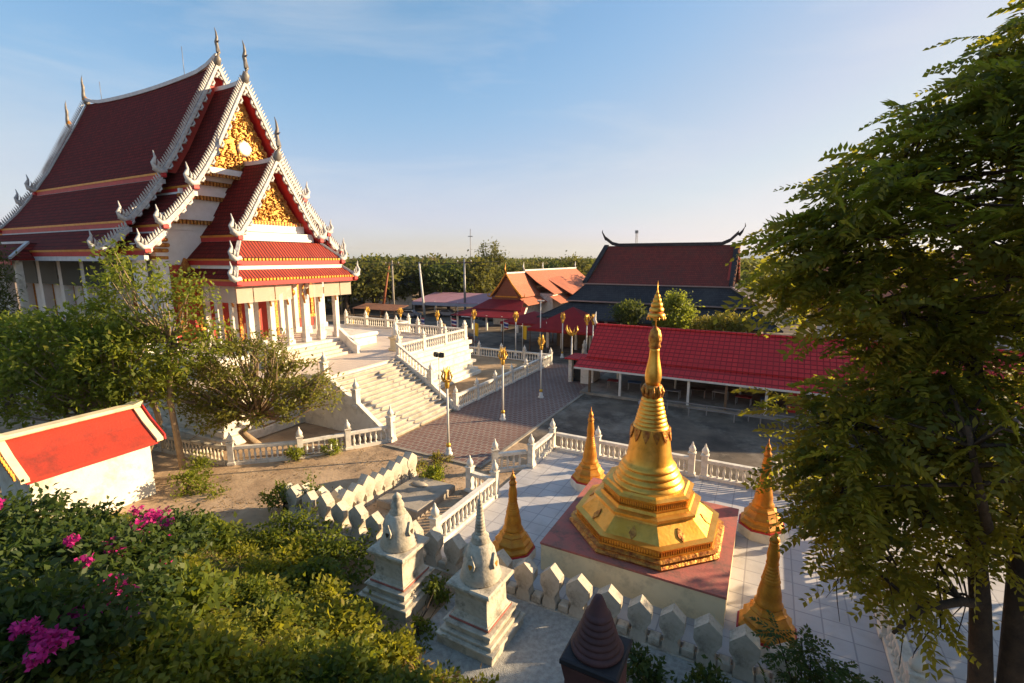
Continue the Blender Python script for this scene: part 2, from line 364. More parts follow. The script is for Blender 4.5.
# white cornices with gold edging on the front wall, corner piers
b_ = MB()
for z in (13.55, 12.65, 11.2): b_.bx(-30.4,-30.22,-min(hw, 3.1+.55*(13.6-z)*1.4),min(hw, 3.1+.55*(13.6-z)*1.4),z,z+.28)
for y in (-hw, hw): b_.bx(-30.75,-30.15,y-.3,y+.3,PF,10.4)
obj('cornice', b_, M['white_clean'], T)
g_ = MB()
for z in (13.28, 12.4, 10.95):
    h = min(hw, 3.0+.55*(13.6-z)*1.4)
    for k in range(int(h*2/.2)): g_.bx(-30.36,-30.17,-h+k*.2,-h+k*.2+.13,z,z+.24)
for y in (-hw, hw):
    for z, q in ((9.3,.36),(9.6,.42),(9.9,.38),(8.9,.33)): g_.bx(-30.45-q,-30.45+q,y-q,y+q,z,z+.22,.05)
obj('gold_trim', g_, M['gold_orn'], T)
rp = MB()
for y in (-4.0, 4.0): rp.bx(-30.36,-30.3,y-.8,y+.8,PF+.3,8.6)
rp.bx(-30.36,-30.3,-2.9,-2.3,PF,7.6); rp.bx(-30.36,-30.3,-.9,-.2,PF,7.2)
obj('red_panel', rp, M['red_paint'], T)
def ornate_opening(nm, x, y, zz, wd, hh, axis):
    f = MB(); p = MB()
    if axis == 'x':
        f.bx(x,x+.2,y-wd/2-.2,y-wd/2,zz,zz+hh); f.bx(x,x+.2,y+wd/2,y+wd/2+.2,zz,zz+hh); f.bx(x,x+.24,y-wd/2-.25,y+wd/2+.25,zz+hh,zz+hh+.25)
        f.prism([(x,y-wd/2-.1,zz+hh+.25),(x,y+wd/2+.1,zz+hh+.25),(x,y,zz+hh+1.5)], (0,0,0), (.2,0,0)); f.bx(x,x+.3,y-wd/2-.25,y+wd/2+.25,zz-.2,zz)
        p.bx(x,x+.08,y-wd/2,y+wd/2,zz,zz+hh)
    else:
        f.bx(x-wd/2-.2,x-wd/2,y-.2,y,zz,zz+hh); f.bx(x+wd/2,x+wd/2+.2,y-.2,y,zz,zz+hh); f.bx(x-wd/2-.25,x+wd/2+.25,y-.24,y,zz+hh,zz+hh+.25)
        f.prism([(x-wd/2-.1,y,zz+hh+.25),(x+wd/2+.1,y,zz+hh+.25),(x,y,zz+hh+1.5)], (0,0,0), (0,-.2,0)); f.bx(x-wd/2-.25,x+wd/2+.25,y-.3,y,zz-.2,zz)
        p.bx(x-wd/2,x+wd/2,y-.08,y,zz,zz+hh)
    o = obj(nm, p, M['red_paint'], T); obj('frame', f, M['gold_orn'], o)
ornate_opening('window', -30.3, -4.0, 4.9, 1.0, 2.6, 'x'); ornate_opening('window', -30.3, 4.0, 4.9, 1.0, 2.6, 'x')
ornate_opening('door', -30.3, 0.9, PF+.05, 1.2, 3.0, 'x'); ornate_opening('door', -30.3, -1.6, PF+.05, 1.0, 2.8, 'x')
for k in range(6): ornate_opening('window', -48.3+k*3.1, -hw, 5.0, 1.0, 2.6, 'y')
# columns along the side and in the porch
cm = MB(); cm.bx(-.24,.24,-.24,.24,0,6.1); cm.bx(-.34,.34,-.34,.34,0,.35,.03); cm.bx(-.32,.32,-.32,.32,5.6,5.9,.03)
cmesh = mesh_from('column', cm, M['white_clean'])
for k in range(7):
    for s in (-1, 1): obj('column', cmesh, None, T, (-49.5+k*3.1, s*6.0, PF))
pc = MB(); pc.bx(-.15,.15,-.15,.15,0,4.25); pc.bx(-.22,.22,-.22,.22,0,.3,.03); pc.bx(-.2,.2,-.2,.2,3.75,3.9,.02)
pmesh = mesh_from('porch_column', pc, M['white'])
pxy = [(-26.0, y) for y in (-3.1,-1.75,-.6,.6,1.75,3.1)]+[(-27.5, y) for y in (-3.1,-1.75,1.75,3.1)]+[(x, y) for x in (-28.9,-30.1) for y in (-3.1,3.1)]
for x, y in pxy: obj('porch_column', pmesh, None, T, (x, y, PF))
for x, y in pxy[:6]+[(-27.5,-3.1)]:
    br = MB()
    br.tube([(x+.16,y-.05,6.2),(x+.3,y-.28,6.7),(x+.42,y-.34,7.2),(x+.5,y-.2,7.6)], [.05,.08,.07,.03], 5)
    br.lathe([(.05,0),(.15,.12),(.16,.3),(.06,.45)], 8, (x+.28,y+.2,6.7))
    br.tube([(x+.16,y,6.75),(x+.28,y+.2,6.8)], .03, 4)
    obj('gold_bracket', br, M['gold_orn'], T)
M['net'] = netmat('beige_netting', (.62,.52,.40), .5)
nb = MB()
ys = [-4.1,-3.1,-1.75,-.6,.6,1.75,3.1,4.1]
for y0, y1 in zip(ys[:-1], ys[1:]):
    if not (y0 == -.6): nb.bx(-25.5,-25.485,y0+.03,y1-.03,6.55,7.75)
for x0, x1 in ((-27,-25.6),(-28.5,-27.05)): nb.bx(x0,x1,-4.05,-4.035,6.55,7.75)
obj('netting', nb, M['net'], T)
sn = MB()
for k in range(6): sn.bx(-49.2+k*3.1,-46.7+k*3.1,-6.27,-6.25,7.3,9.45)
obj('shade_net', sn, netmat('dark_shade_net', (.03,.045,.035), .8), T)
obj('ceiling_beam', MB().bx(-30.3,-25.75,-3.6,3.6,7.55,7.75), M['red_trim'], T)

# roofs --------------------------------------------------------------
def tier(prof, x0, x1, sag=0.0, th=.13):
    """both slopes of one roof tier; prof = (half width, z) from the top outwards"""
    m = MB(); n = 10
    for s in (-1, 1):
        for (w0, z0), (w1, z1) in zip(prof[:-1], prof[1:]):
            A = []; B = []
            for i in range(n+1):
                t = i/n; x = x0+(x1-x0)*t; d = sag*(1-(2*t-1)**2)
                A.append((x, s*w0, z0-d*max(0, 1-w0/4))); B.append((x, s*w1, z1-d*max(0, 1-w1/4)))
            m.sheet(A, B, th)
    return m
def fascia(prof_end, x0, x1, dz=.0):
    """gold edge, red board and white band under the lower edge of a tier"""
    w_, z_ = prof_end; r = MB(); g = MB(); wt = MB()
    for s in (-1, 1):
        y = s*w_
        g.bx(x0,x1,min(y,y+s*.06),max(y,y+s*.06),z_-.12,z_+.0)
        r.bx(x0,x1,min(y-s*.02,y+s*.03),max(y-s*.02,y+s*.03),z_-.36,z_-.122)
        wt.bx(x0,x1,min(y-s*.2,y+s*.015),max(y-s*.2,y+s*.015),z_-.62,z_-.362)
    return g, r, wt
G1 = [(0,20.9),(.9,19.15),(2.0,17.15),(3.0,15.3),(3.9,13.9)]
G1b = [(4.0,13.5),(5.0,12.15),(6.0,11.05)]; G1c = [(6.1,10.6),(7.5,9.45)]
G2 = [(0,19.5),(1.0,17.55),(2.05,15.5),(2.9,14.1),(3.6,13.1)]
G2b = [(3.75,12.65),(4.6,11.65),(5.45,10.8)]; G2c = [(5.55,10.35),(6.5,9.5)]
G3 = [(0,14.8),(.7,13.55),(1.45,12.35),(2.1,11.25),(2.8,10.3)]
gtrim, rtrim, wtrim = MB(), MB(), MB()
def roofset(tiers, x0, x1, ext, sag):
    for k, pr in enumerate(tiers):
        e = ext*k
        obj('roof', tier(pr, x0-(e if x0 < -47 else 0), x1+(e*.3), sag if k == 0 else 0), M['tile_side'], T)
        g, r, wt = fascia(pr[-1], x0-(e if x0 < -47 else 0)+.02, x1+e*.3-.02)
        for a_, c_ in ((gtrim, g), (rtrim, r), (wtrim, wt)): a_.add(c_.v, c_.f)
roofset((G1, G1b, G1c), -48.6, -31.75, .5, .35)
roofset((G2, G2b, G2c), -33.2, -29.2, 0, 0)
G2r = [(a_, z-.0) for a_, z in G2]
roofset((G2r, [(x+.01, z-.02) for x, z in G2b], [(x+.01, z-.02) for x, z in G2c]), -51.9, -47.6, 0, 0)
roofset((G3,), -30.5, -26.85, 0, 0)
obj('gold_eave_trim', gtrim, M['gold_paint'], T); obj('red_fascia', rtrim, M['red_trim'], T); obj('white_eave_band', wtrim, M['blue_white'], T)
# hipped skirt roofs round the porch, two steps
def skirt(x_in, x_out, w_in, w_out, z_in, z_out, xb):
    f = MB(); s = MB()
    f.sheet([(x_in,-w_in,z_in),(x_in,w_in,z_in)], [(x_out,-w_out,z_out),(x_out,w_out,z_out)], .1)
    for q in (-1, 1): s.sheet([(xb,q*w_in,z_in),(x_in,q*w_in,z_in)], [(xb,q*w_out,z_out),(x_out,q*w_out,z_out)], .1)
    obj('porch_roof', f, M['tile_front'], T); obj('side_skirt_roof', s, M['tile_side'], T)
    g = MB(); r = MB(); wv = MB()
    for k in range(int(w_out*2/.22)): g.bx(x_out-.02,x_out+.07,-w_out+k*.22,-w_out+k*.22+.13,z_out-.1,z_out+.03)
    g.bx(xb,x_out,-w_out-.06,-w_out,z_out-.1,z_out+.0); g.bx(xb,x_out,w_out,w_out+.06,z_out-.1,z_out)
    r.bx(xb,x_out+.03,-w_out-.02,w_out+.02,z_out-.36,z_out-.11)
    wv.bx(xb,x_out-.03,-w_out+.05,w_out-.05,z_out-.6,z_out-.362)
    obj('gold_eave_trim', g, M['gold_paint'], T); obj('red_fascia', r, M['red_trim'], T)
    return wv
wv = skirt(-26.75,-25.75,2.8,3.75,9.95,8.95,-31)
obj('white_eave_band', wv, M['white_clean'], T)
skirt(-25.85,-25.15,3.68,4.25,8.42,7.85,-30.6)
# low skirt roof at the rear of the side
s_ = MB().sheet([(-52,-7.4,9.9),(-40.6,-7.4,9.9)], [(-52.5,-8.6,8.95),(-39.6,-8.6,8.95)], .1)
s_.sheet([(-40.6,-7.4,9.9),(-40.6,-6.6,9.9)], [(-39.6,-8.6,8.95),(-39.6,-6.6,8.95)], .1)
obj('side_porch_roof', s_, M['tile_side'], T)
obj('white_hip_ridge', MB().beam((-40.6,-7.4,9.88),(-39.55,-8.65,8.93),.16,.14).beam((-52,-7.4,9.88),(-40.6,-7.4,9.88),.16,.14), M['blue_white'], T)
obj('side_porch_fascia', MB().bx(-52.5,-39.58,-8.64,-8.58,8.6,8.84), M['red_trim'], T)
sp_ = MB()
for x in (-40.2,-43.5,-47): sp_.bx(x-.16,x+.16,-8.3,-7.98,0,8.8)
obj('side_porch_post', sp_, M['white'], T)
# pediments
def ped(x, prof, zb, ins, m, nm, rec=.35):
    zb = max(zb, prof[-1][1]+.001)
    pts = [(y, z) for y, z in prof if z > zb]
    # lower corner where the profile meets zb
    for (w0, z0), (w1, z1) in zip(prof[:-1], prof[1:]):
        if z0 >= zb >= z1: wl = w0+(w1-w0)*(z0-zb)/(z0-z1)
    R_ = [(max(0, y-ins), z-ins*1.2) for y, z in pts if z-ins*1.2 > zb]+[(wl-ins, zb)]
    poly = [(x, y, z) for y, z in R_]+[(x, -y, z) for y, z in R_[::-1] if y > 1e-6]
    return obj(nm, MB().prism(poly, (0,0,0), (-.15,0,0)), m, T)
ped(-29.75, G2, 14.35, .28, M['gold_orn'], 'pediment')
ped(-27.45, G3, 11.25, .24, M['gold_orn'], 'pediment')
ped(-32.0, G1, 14.0, .1, M['red_paint'], 'inner_gable')
ped(-48.9, G1, 13.9, .1, M['red_paint'], 'inner_gable')
ped(-30.1, G3, 10.2, .1, M['white_clean'], 'inner_gable')
obj('pediment_base', MB().bx(-30.3,-29.65,-2.6,2.6,13.95,14.3).bx(-28,-27.3,-2.05,2.05,10.55,11.2).bx(-28,-27.0,-2.5,2.5,10.0,10.5), M['white_clean'], T)
def relief(x, prof, zb, n, seed, nm='gold_relief', sc=1.0):
    g = np.random.default_rng(seed); m = MB(); k = 0; ztop = prof[0][1]
    while k < n:
        z = zb+.12+(ztop-zb)*g.random()**1.3*.86; wl = np.interp(-z, [-p[1] for p in prof], [p[0] for p in prof])-.5
        if wl < .08: continue
        y = g.uniform(-wl, wl); a = g.uniform(-.9, .9)-.5*np.sign(y); L = g.uniform(.22, .42)*sc
        p0 = np.array([x, y, z]); q = np.array([0, math.sin(a), math.cos(a)]); c = np.array([0, q[2], -q[1]])*np.sign(y+1e-6)
        pts = [p0-q*L*.5-c*.06, p0-q*L*.2+c*.05+[.05,0,0], p0+q*L*.15+c*.03+[.07,0,0], p0+q*L*.5-c*.07+[.02,0,0]]
        m.tube(pts, [.035*sc,.06*sc,.05*sc,.008], 5); k += 1
    return m
obj('gold_relief', relief(-29.74, G2, 14.35, 330, 5), M['gold_hi'], T); obj('gold_relief', relief(-27.43, G3, 11.25, 230, 6, sc=.85), M['gold_hi'], T)
md = MB(); md.lathe([(.0,0),(.42,.02),(.5,.06),(.3,.12),(.0,.14)], 18)
o_ = obj('medallion', md, M['white_clean'], T, (-29.74, 0, 15.7)); o_.rotation_euler = (0, R(90), 0)
gt = MB()
for k in range(26): gt.bx(-29.64,-29.56,-2.6+k*.2,-2.6+k*.2+.13,13.75,13.95)
for k in range(20): gt.bx(-27.28,-27.22,-2.0+k*.2,-2.0+k*.2+.12,11.0,11.2)
obj('gold_trim', gt, M['gold_orn'], T)
# bargeboards with teeth, scrolled ends and horn finials
def along(prof, s, step):
    """points and directions down the slope"""
    pts = []; acc = 0
    for (w0, z0), (w1, z1) in zip(prof[:-1], prof[1:]):
        L = math.hypot(w1-w0, z1-z0)
        while acc < L:
            t = acc/L; pts.append((s*(w0+(w1-w0)*t), z0+(z1-z0)*t, s*(w1-w0)/L, (z1-z0)/L)); acc += step
        acc -= L
    return pts
def barge(prof, x, sgn, up=.0, soffit=True):
    """white serrated gable board at x, facing sgn"""
    bd = MB(); so = MB()
    for s in (-1, 1):
        P_ = [(s*w_, z+up) for w_, z in prof]
        for (y0, z0), (y1, z1) in zip(P_[:-1], P_[1:]):
            bd.prism([(x,y0,z0+.12),(x,y1,z1+.12),(x,y1,z1-.22),(x,y0,z0-.22)], (0,0,0), (.16*sgn,0,0))
            so.prism([(x-.02*sgn,y0,z0-.14),(x-.02*sgn,y1,z1-.14),(x-.02*sgn,y1-s*.06,z1-.3),(x-.02*sgn,y0-s*.06,z0-.3)], (0,0,0), (-1.0*sgn if soffit else -.1*sgn,0,0))
        for y, z, dy, dz in along([(w_, z+up) for w_, z in prof], s, .18):
            ny, nz = -dz*s, dy*s
            if nz < 0: ny, nz = -ny, -nz
            b0 = (y+ny*.12, z+nz*.12); tip = (y+ny*.40-dy*.14, z+nz*.40-dz*.14)
            bd.prism([(x+.03*sgn,b0[0]-dy*.065,b0[1]-dz*.065),(x+.03*sgn,b0[0]+dy*.065,b0[1]+dz*.065),(x+.03*sgn,tip[0],tip[1])], (0,0,0), (.09*sgn,0,0))
        for i_, (y, z, dy, dz) in enumerate(along([(w_, z+up) for w_, z in prof], s, .62)[1:]):
            ny, nz = (-dz*s, dy*s) if dy*s > 0 else (dz*s, -dy*s)
            bd.tube([(x+.05*sgn,y-ny*.12-dy*.24,z-nz*.12-dz*.24),(x+.09*sgn,y-ny*.24-dy*.08,z-nz*.24-dz*.08),(x+.09*sgn,y-ny*.26+dy*.08,z-nz*.26+dz*.08),(x+.07*sgn,y-ny*.14+dy*.2,z-nz*.14+dz*.2)], [.06,.085,.085,.05], 6)
    obj('bargeboard', bd, M['bargew'], T); obj('red_soffit', so, M['red_trim'], T)
M['bargew'] = mat('white_gable_board', (.62,.60,.57), (.38,.36,.34), 4, .55, bump=.6, bscale=12)
def naga(x, y, z, s, sc=1.0, sgn=1):
    m = MB()
    m.tube([(x,y-s*.35*sc,z+.02),(x,y,z-.12*sc),(x,y+s*.28*sc,z+.05*sc),(x,y+s*.36*sc,z+.4*sc),(x,y+s*.22*sc,z+.75*sc),(x,y+s*.30*sc,z+1.15*sc)], [.16*sc,.2*sc,.2*sc,.15*sc,.08*sc,.015], 7)
    for k, (dy, dz, h) in enumerate([(.1,.15,.5),(.28,.3,.45),(-.08,.1,.36),(.4,.2,.3)]):
        m.tube([(x,y+s*dy*sc,z+dz*sc),(x,y+s*(dy-.07)*sc,z+(dz+h*.6)*sc),(x,y+s*(dy-.0)*sc,z+(dz+h)*sc)], [.08*sc,.06*sc,.01], 5)
    o = obj('naga_finial', m, M['bargew'], T)
    obj('red_block', MB().bx(x-.16,x+.16,y-s*.1-.14,y-s*.1+.14,z-.45*sc,z-.15*sc,.04), M['red_trim'], o)
def chofa(x, z, sgn, sc=1.0, m=None):
    c = MB(); K = [(-.25,-.15,.2),(0,.0,.21),(.15,.25,.17),(.22,.55,.13),(.16,.9,.10),(.10,1.15,.11),(.2,1.4,.08),(.16,1.7,.05),(.05,2.0,.012)]
    c.tube([(x+sgn*k[0]*sc,0,z+k[1]*sc) for k in K], [k[2]*sc for k in K], 7)
    c.tube([(x+sgn*.15*sc,0,z+1.15*sc),(x+sgn*.42*sc,0,z+1.2*sc)], [.08*sc,.01], 5)
    obj('roof_finial', c, m or M['horn'], T)
    obj('finial_base', MB().lathe([(.1,0),(.17,.1),(.18,.26),(.13,.34),(.1,.42)], 8, (x+sgn*.02,0,z-.05)), M['gold_paint'], T)
M['horn'] = mat('grey_horn_finial', (.24,.22,.20), (.15,.13,.11), 3, .5, .2)
# ridge caps, swept up at the ends
def ridge(x0, x1, z, sag, upl, upr):
    m = MB(); n = 16; pts = []
    for i in range(n+1):
        t = i/n; d = sag*(1-(2*t-1)**2); e = upl*max(0, 1-t*7)**2+upr*max(0, 1-(1-t)*7)**2
        pts.append((x0+(x1-x0)*t, 0, z-d+e))
    for p, q in zip(pts[:-1], pts[1:]): m.beam((p[0],p[1],p[2]-.06),(q[0],q[1],q[2]-.06),.2,.24)
    obj('ridge_cap', m, M['blue_white'], T)
ridge(-48.8,-31.6,20.9,.35,.35,.45); ridge(-33,-29.0,19.5,.1,0,.4); ridge(-52.1,-48,19.5,.05,.3,0); ridge(-30.6,-26.7,14.8,.08,0,.35)
for prof, x, sgn, xr in ((G1,-31.7,1,0),(G2,-29.15,1,0),(G3,-26.8,1,0),(G1,-48.65,-1,0),(G2,-51.95,-1,0)): barge(prof, x, sgn)
for prof, x, sgn in ((G1b,-31.6,1),(G1c,-31.45,1),(G2b,-29.1,1),(G2c,-29.05,1),(G1b,-49.2,-1),(G1c,-49.7,-1),(G2b,-51.95,-1),(G2c,-51.95,-1)): barge(prof, x, sgn, 0, False)
for x, sgn, tiers in ((-31.6,1,(G1,G1b,G1c)),(-29.05,1,(G2,G2b,G2c)),(-26.72,1,(G3,)),(-48.75,-1,(G1,G1b,G1c)),(-52.0,-1,(G2,G2b,G2c))):
    for k, pr in enumerate(tiers):
        for s in (-1, 1): naga(x+.02*sgn+ (-.5*k if (sgn < 0 and x > -50) else .08*k*sgn), s*(pr[-1][0]+.12), pr[-1][1]+.1, s, (.9 if k == 0 else .78))
for x, y, z in ((-25.75,3.75,9.0),(-25.15,4.25,7.9)):
    for s in (-1, 1): naga(x, s*y, z, s, .8)
hr = MB()
for s in (-1, 1): hr.beam((-26.75,s*2.8,9.93),(-25.75,s*3.75,8.93),.18,.16); hr.beam((-25.85,s*3.68,8.4),(-25.15,s*4.25,7.83),.18,.16)
obj('white_hip_ridge', hr, M['bargew'], T)
chofa(-31.6, 21.0, 1, 1.0); chofa(-29.05, 19.6, 1, 1.1); chofa(-26.7, 14.9, 1, 1.15); chofa(-48.8, 21.1, -1, 1.0); chofa(-52.05, 19.7, -1, 1.0)
obj('lightning_rod', MB().tube([(-35.2,0,20.7),(-35.2,0,22.6)], .02, 4).tube([(-46.3,0,20.7),(-46.3,0,22.2)], .02, 4), M['metal'], T)

# ---------------------------------------------------------------- balustrades
bal_prof = [(.055,0),(.055,.05),(.03,.1),(.06,.2),(.065,.27),(.035,.4),(.03,.45),(.055,.5),(.055,.55)]
bal_mesh = {}
def balustrade(label, pts, m='white', post_gap=1.9, gap=.23, ends=(1, 1), h=.85, name='balustrade', group=None, posts=True):
    """pts: (a, b, z) polyline of the foot; rails, balusters, posts with bud finials"""
    P_ = [np.array(W(*p)) for p in pts]; o = P_[0]
    t = thing(name, label, 'balustrade', tuple(o), 0, group); mm = M[m]
    if m not in bal_mesh:
        post = MB().bx(-.12,.12,-.12,.12,-.25,1.0).bx(-.16,.16,-.16,.16,.0,.14,.02).bx(-.155,.155,-.155,.155,.98,1.05,.02)
        post.lathe([(.09,1.05),(.13,1.12),(.14,1.2),(.09,1.3),(.04,1.38),(.045,1.41),(.008,1.5)], 8)
        bal_mesh[m] = (mesh_from('post', post, mm), mesh_from('baluster', MB().lathe(bal_prof, 6), mm))
    pm, bm_ = bal_mesh[m]; rail = MB(); nb = 0
    ang = 0
    for i in range(len(P_)-1):
        p, q = P_[i]-o, P_[i+1]-o; d = q-p; L = math.hypot(d[0], d[1]); ang = math.atan2(d[1], d[0])
        up = lambda v, z: (v[0], v[1], v[2]+z)
        rail.beam(up(p, h-.14), up(q, h-.14), .2, .12); rail.beam(up(p, h-.17), up(q, h-.17), .13, .03); rail.beam(up(p, -.2), up(q, -.2), .2, .33)
        ns = max(1, round(L/post_gap))
        for k in range(ns+1):
            if k == 0 and (i > 0 or not ends[0]): continue
            if k == ns and i == len(P_)-2 and not ends[1]: continue
            c = p+d*k/ns
            if posts: x = obj('post', pm, None, t, tuple(c)); x.rotation_euler = (0, 0, ang)
        for k in range(ns):
            seg = L/ns; n = max(2, int((seg-.3)/gap))
            for j in range(n):
                f = (k+(.15+(seg-.3)*(j+.5)/n)/seg)/ns; c = p+d*f
                x = obj('baluster', bm_, None, t, (c[0], c[1], c[2]+.13)); x.scale = (1, 1, (h-.30)/.55)
    obj('rail', rail, mm, t)
    return t
TZ = 2.8
balustrade('white balustrade running diagonally from the stair foot round the left garden', [(-16.05,17.45,0),(-18.3,13.9,0),(-20.4,12.0,0)], post_gap=2.3)
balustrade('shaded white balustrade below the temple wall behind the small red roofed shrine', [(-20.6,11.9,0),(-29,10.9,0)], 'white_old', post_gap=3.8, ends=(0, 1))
balustrade('long shaded white balustrade between the paved walk and the sandy garden', [(-16.1,23.1,0),(-16.1,37.3,0)], post_gap=2.35, ends=(1, 1), h=.95)
balustrade('white balustrade along the road side of the sandy garden', [(-16.3,37.4,0),(-28,37.4,0)], post_gap=2.4, ends=(0, 1), h=.9)
balustrade('white balustrade along the far edge of the upper terrace', [(-20.6,31,TZ),(-27.5,31,TZ),(-27.5,32.6,TZ),(-35,32.6,TZ)], post_gap=2.2)
balustrade('sunlit white balustrade on top of the stepped terrace wall', [(-20.55,23.3,TZ),(-20.55,30.8,TZ)], post_gap=2.5)
balustrade('white balustrade from the west gate corner up to the far corner of the tiled court', [(-8.55,17.85,.08),(-8.55,20.15,.08)], post_gap=2.2)
balustrade('white balustrade along the far side of the tiled court behind the small gold stupa', [(-8.35,20.15,.08),(-2.3,20.15,.08)], post_gap=2.0, ends=(0, 1))
balustrade('white balustrade right of the court gap with paired posts at its end', [(-1.8,20.15,.08),(3.1,20.15,.08)], post_gap=2.4, ends=(1, 0))
balustrade('short white balustrade wing on the far side of the court west gate', [(-8.75,17.75,.0),(-9.75,16.8,.0)], post_gap=1.6, ends=(0, 1))
balustrade('short white balustrade wing on the near side of the court west gate', [(-9.75,14.85,.0),(-8.75,14.75,.0)], post_gap=1.6, ends=(1, 0))
balustrade('white balustrade along the near west side of the tiled court beside the grey slab', [(-8.6,14.8,.08),(-8.6,11.1,.08)], post_gap=2.6)
balustrade('white balustrade under the big tree along the right edge of the tiled court', [(3.1,20.15,.08),(3.1,10.9,.08),(3.1,8.2,.08)], post_gap=2.4)

# ---------------------------------------------------------------- terrace and stairs
t = thing('terrace', 'raised tiled terrace in front of the temple with stepped white walls', 'terrace', (0, 0, 0))
b_ = MB()
for q, z0, z1 in ((.55,0,.35),(.42,.35,.6),(.2,.6,1.0),(.34,1.0,1.2),(.12,1.2,1.75),(.22,1.75,2.0),(.05,2.0,2.45),(.18,2.45,TZ-.06)):
    b_.bx(-28,-20.45+q*1.6,23.15,31.1+q,z0,z1,.02)
b_.bx(-22.19,-20.45,17.3,23.15,0,TZ-.06); b_.bx(-36,-28,27.9,32.75,0,TZ-.06)
obj('terrace_wall', b_, M['white'], t)
obj('floor', MB().bx(-36,-28,27.9,32.7,TZ-.06,TZ).bx(-28,-22.2,13,31.05,TZ-.06,TZ).bx(-22.2,-20.4,17.3,31.05,TZ-.06,TZ), M['terrace'], t)
t = thing('staircase', 'broad sunlit white staircase climbing from the plaza to the terrace', 'staircase', (0, 0, 0))
NS = 16; run = 4.15/NS; X0 = -20.35
sb = MB(); nb = MB()
for k in range(NS):
    x0 = X0+k*run; zt = TZ-.001-(k+1)*TZ/(NS+1)
    sb.bx(x0, x0+run*1.0, 17.55, 22.95, 0, zt-.03)
    nb.bx(x0-.0, x0+run+.035, 17.55, 22.95, zt-.03, zt)
M['stairs'] = mat('stair_concrete', (.50,.43,.34), (.36,.30,.23), 1.4, .85, stain=(.2,.16,.12), stain_amt=.6)
M['tread'] = mat('stair_tread', (.66,.60,.50), (.52,.46,.37), 1.6, .8, stain=(.26,.22,.17), stain_amt=.5)
obj('steps', sb, M['stairs'], t); obj('tread', nb, M['tread'], t)
for y, nm in ((17.4, 'stringer'), (23.1, 'stringer')):
    m = MB(); m.prism([(X0-.1,y,0),(X0+4.5,y,0),(X0+4.5,y,.3),(X0+4.1,y,.42),(X0+2.1,y,1.75),(X0-.1,y,TZ+.15)], (0,-.13,0), (0,.26,0))
    obj(nm, m, M['white'], t)
balustrade('sloping white balustrade on the right side of the broad staircase', [(-20.5,23.1,TZ),(-17.9,23.1,1.25)], post_gap=4, ends=(0, 1), h=.95)
def bare_post(a, b, z, label, h=1.5):
    t = thing('post', label, 'post', W(a, b, z)); m = MB().bx(-.15,.15,-.15,.15,-.3,h-.45).bx(-.2,.2,-.2,.2,0,.18,.02).bx(-.19,.19,-.19,.19,h-.47,h-.38,.02)
    obj('shaft', m, M['white'], t); obj('bud', MB().lathe([(.1,h-.38),(.16,h-.28),(.17,h-.2),(.1,h-.1),(.04,h),(.05,h+.04),(.01,h+.2)], 8), M['white'], t)
    return t
bare_post(-18.3,17.4,1.4, 'white bud topped post half way up the left side of the staircase', 1.4)
bare_post(-16.05,17.4,0, 'tall white bud topped post at the left foot of the staircase', 1.7)
bare_post(-20.5,17.4,TZ, 'white bud topped post at the top left of the staircase', 1.2)
# guardian on a pedestal at the stair head
t = thing('statue', 'cream guardian figure on a square pedestal beside the stair head', 'statue', W(-22.2,24.9,TZ))
obj('pedestal', MB().bx(-.35,.35,-.35,.35,0,.2,.03).bx(-.26,.26,-.26,.26,.2,.8).bx(-.34,.34,-.34,.34,.8,.95,.03), M['cream'], t)
obj('figure', MB().lathe([(.22,.95),(.27,1.1),(.2,1.25),(.24,1.4),(.13,1.55),(.15,1.68),(.1,1.8),(.04,1.95),(.01,2.15)], 10).tube([(.2,0,1.0),(.28,.12,1.2),(.2,.1,1.4)], .06, 6).tube([(.2,0,1.0),(.28,-.12,1.2),(.2,-.1,1.4)], .06, 6), M['white'], t)

# ---------------------------------------------------------------- golden stupas
t = thing('golden_stupa', 'large octagonal golden stupa with tiered parasol spire on a cream block', 'stupa', W(-2.8,14.0,.08))
o = obj('plinth', MB().bx(-2.45,2.45,-2.35,2.35,0,.80), M['cream'], t)
obj('plinth_floor', MB().bx(-2.47,2.47,-2.37,2.37,.80,.86), M['plinth_top'], o)
o8 = math.pi/8
k8 = 1/math.cos(o8)
def oct_(prof, mname, nm, par, smooth=False):
    return obj(nm, MB().lathe([(r*k8, z) for r, z in prof], 8, (0,0,0), o8, smooth), M[mname], par)
oct_([(2.12,.86),(2.16,.93),(2.06,1.0),(2.12,1.07),(2.0,1.1)], 'gold_orn', 'ornament_band', t)
oct_([(1.98,1.10),(1.98,1.14),(1.90,1.15),(1.90,1.28),(1.97,1.29),(1.98,1.34),(1.80,1.36),(1.42,1.70),(1.40,1.74),(1.46,1.78),(1.46,1.86),(1.30,1.90),(1.26,1.98),(1.28,2.02)], 'gold', 'octagonal_base', t)
c_ = MB()
for k in range(8):
    th = k*math.pi/4
    for r, z0, z1, n in ((1.93,1.155,1.285,22),(1.19,2.03,2.17,15)):
        L = 2*r*math.tan(o8)
        for i in range(n):
            u = -L/2+L*(i+.5)/n; c_.box((r*math.cos(th)-u*math.sin(th), r*math.sin(th)+u*math.cos(th), (z0+z1)/2), (.05, L/n*.5, z1-z0), th)
obj('colonnade_band', c_, M['gold'], t)
f_ = MB()
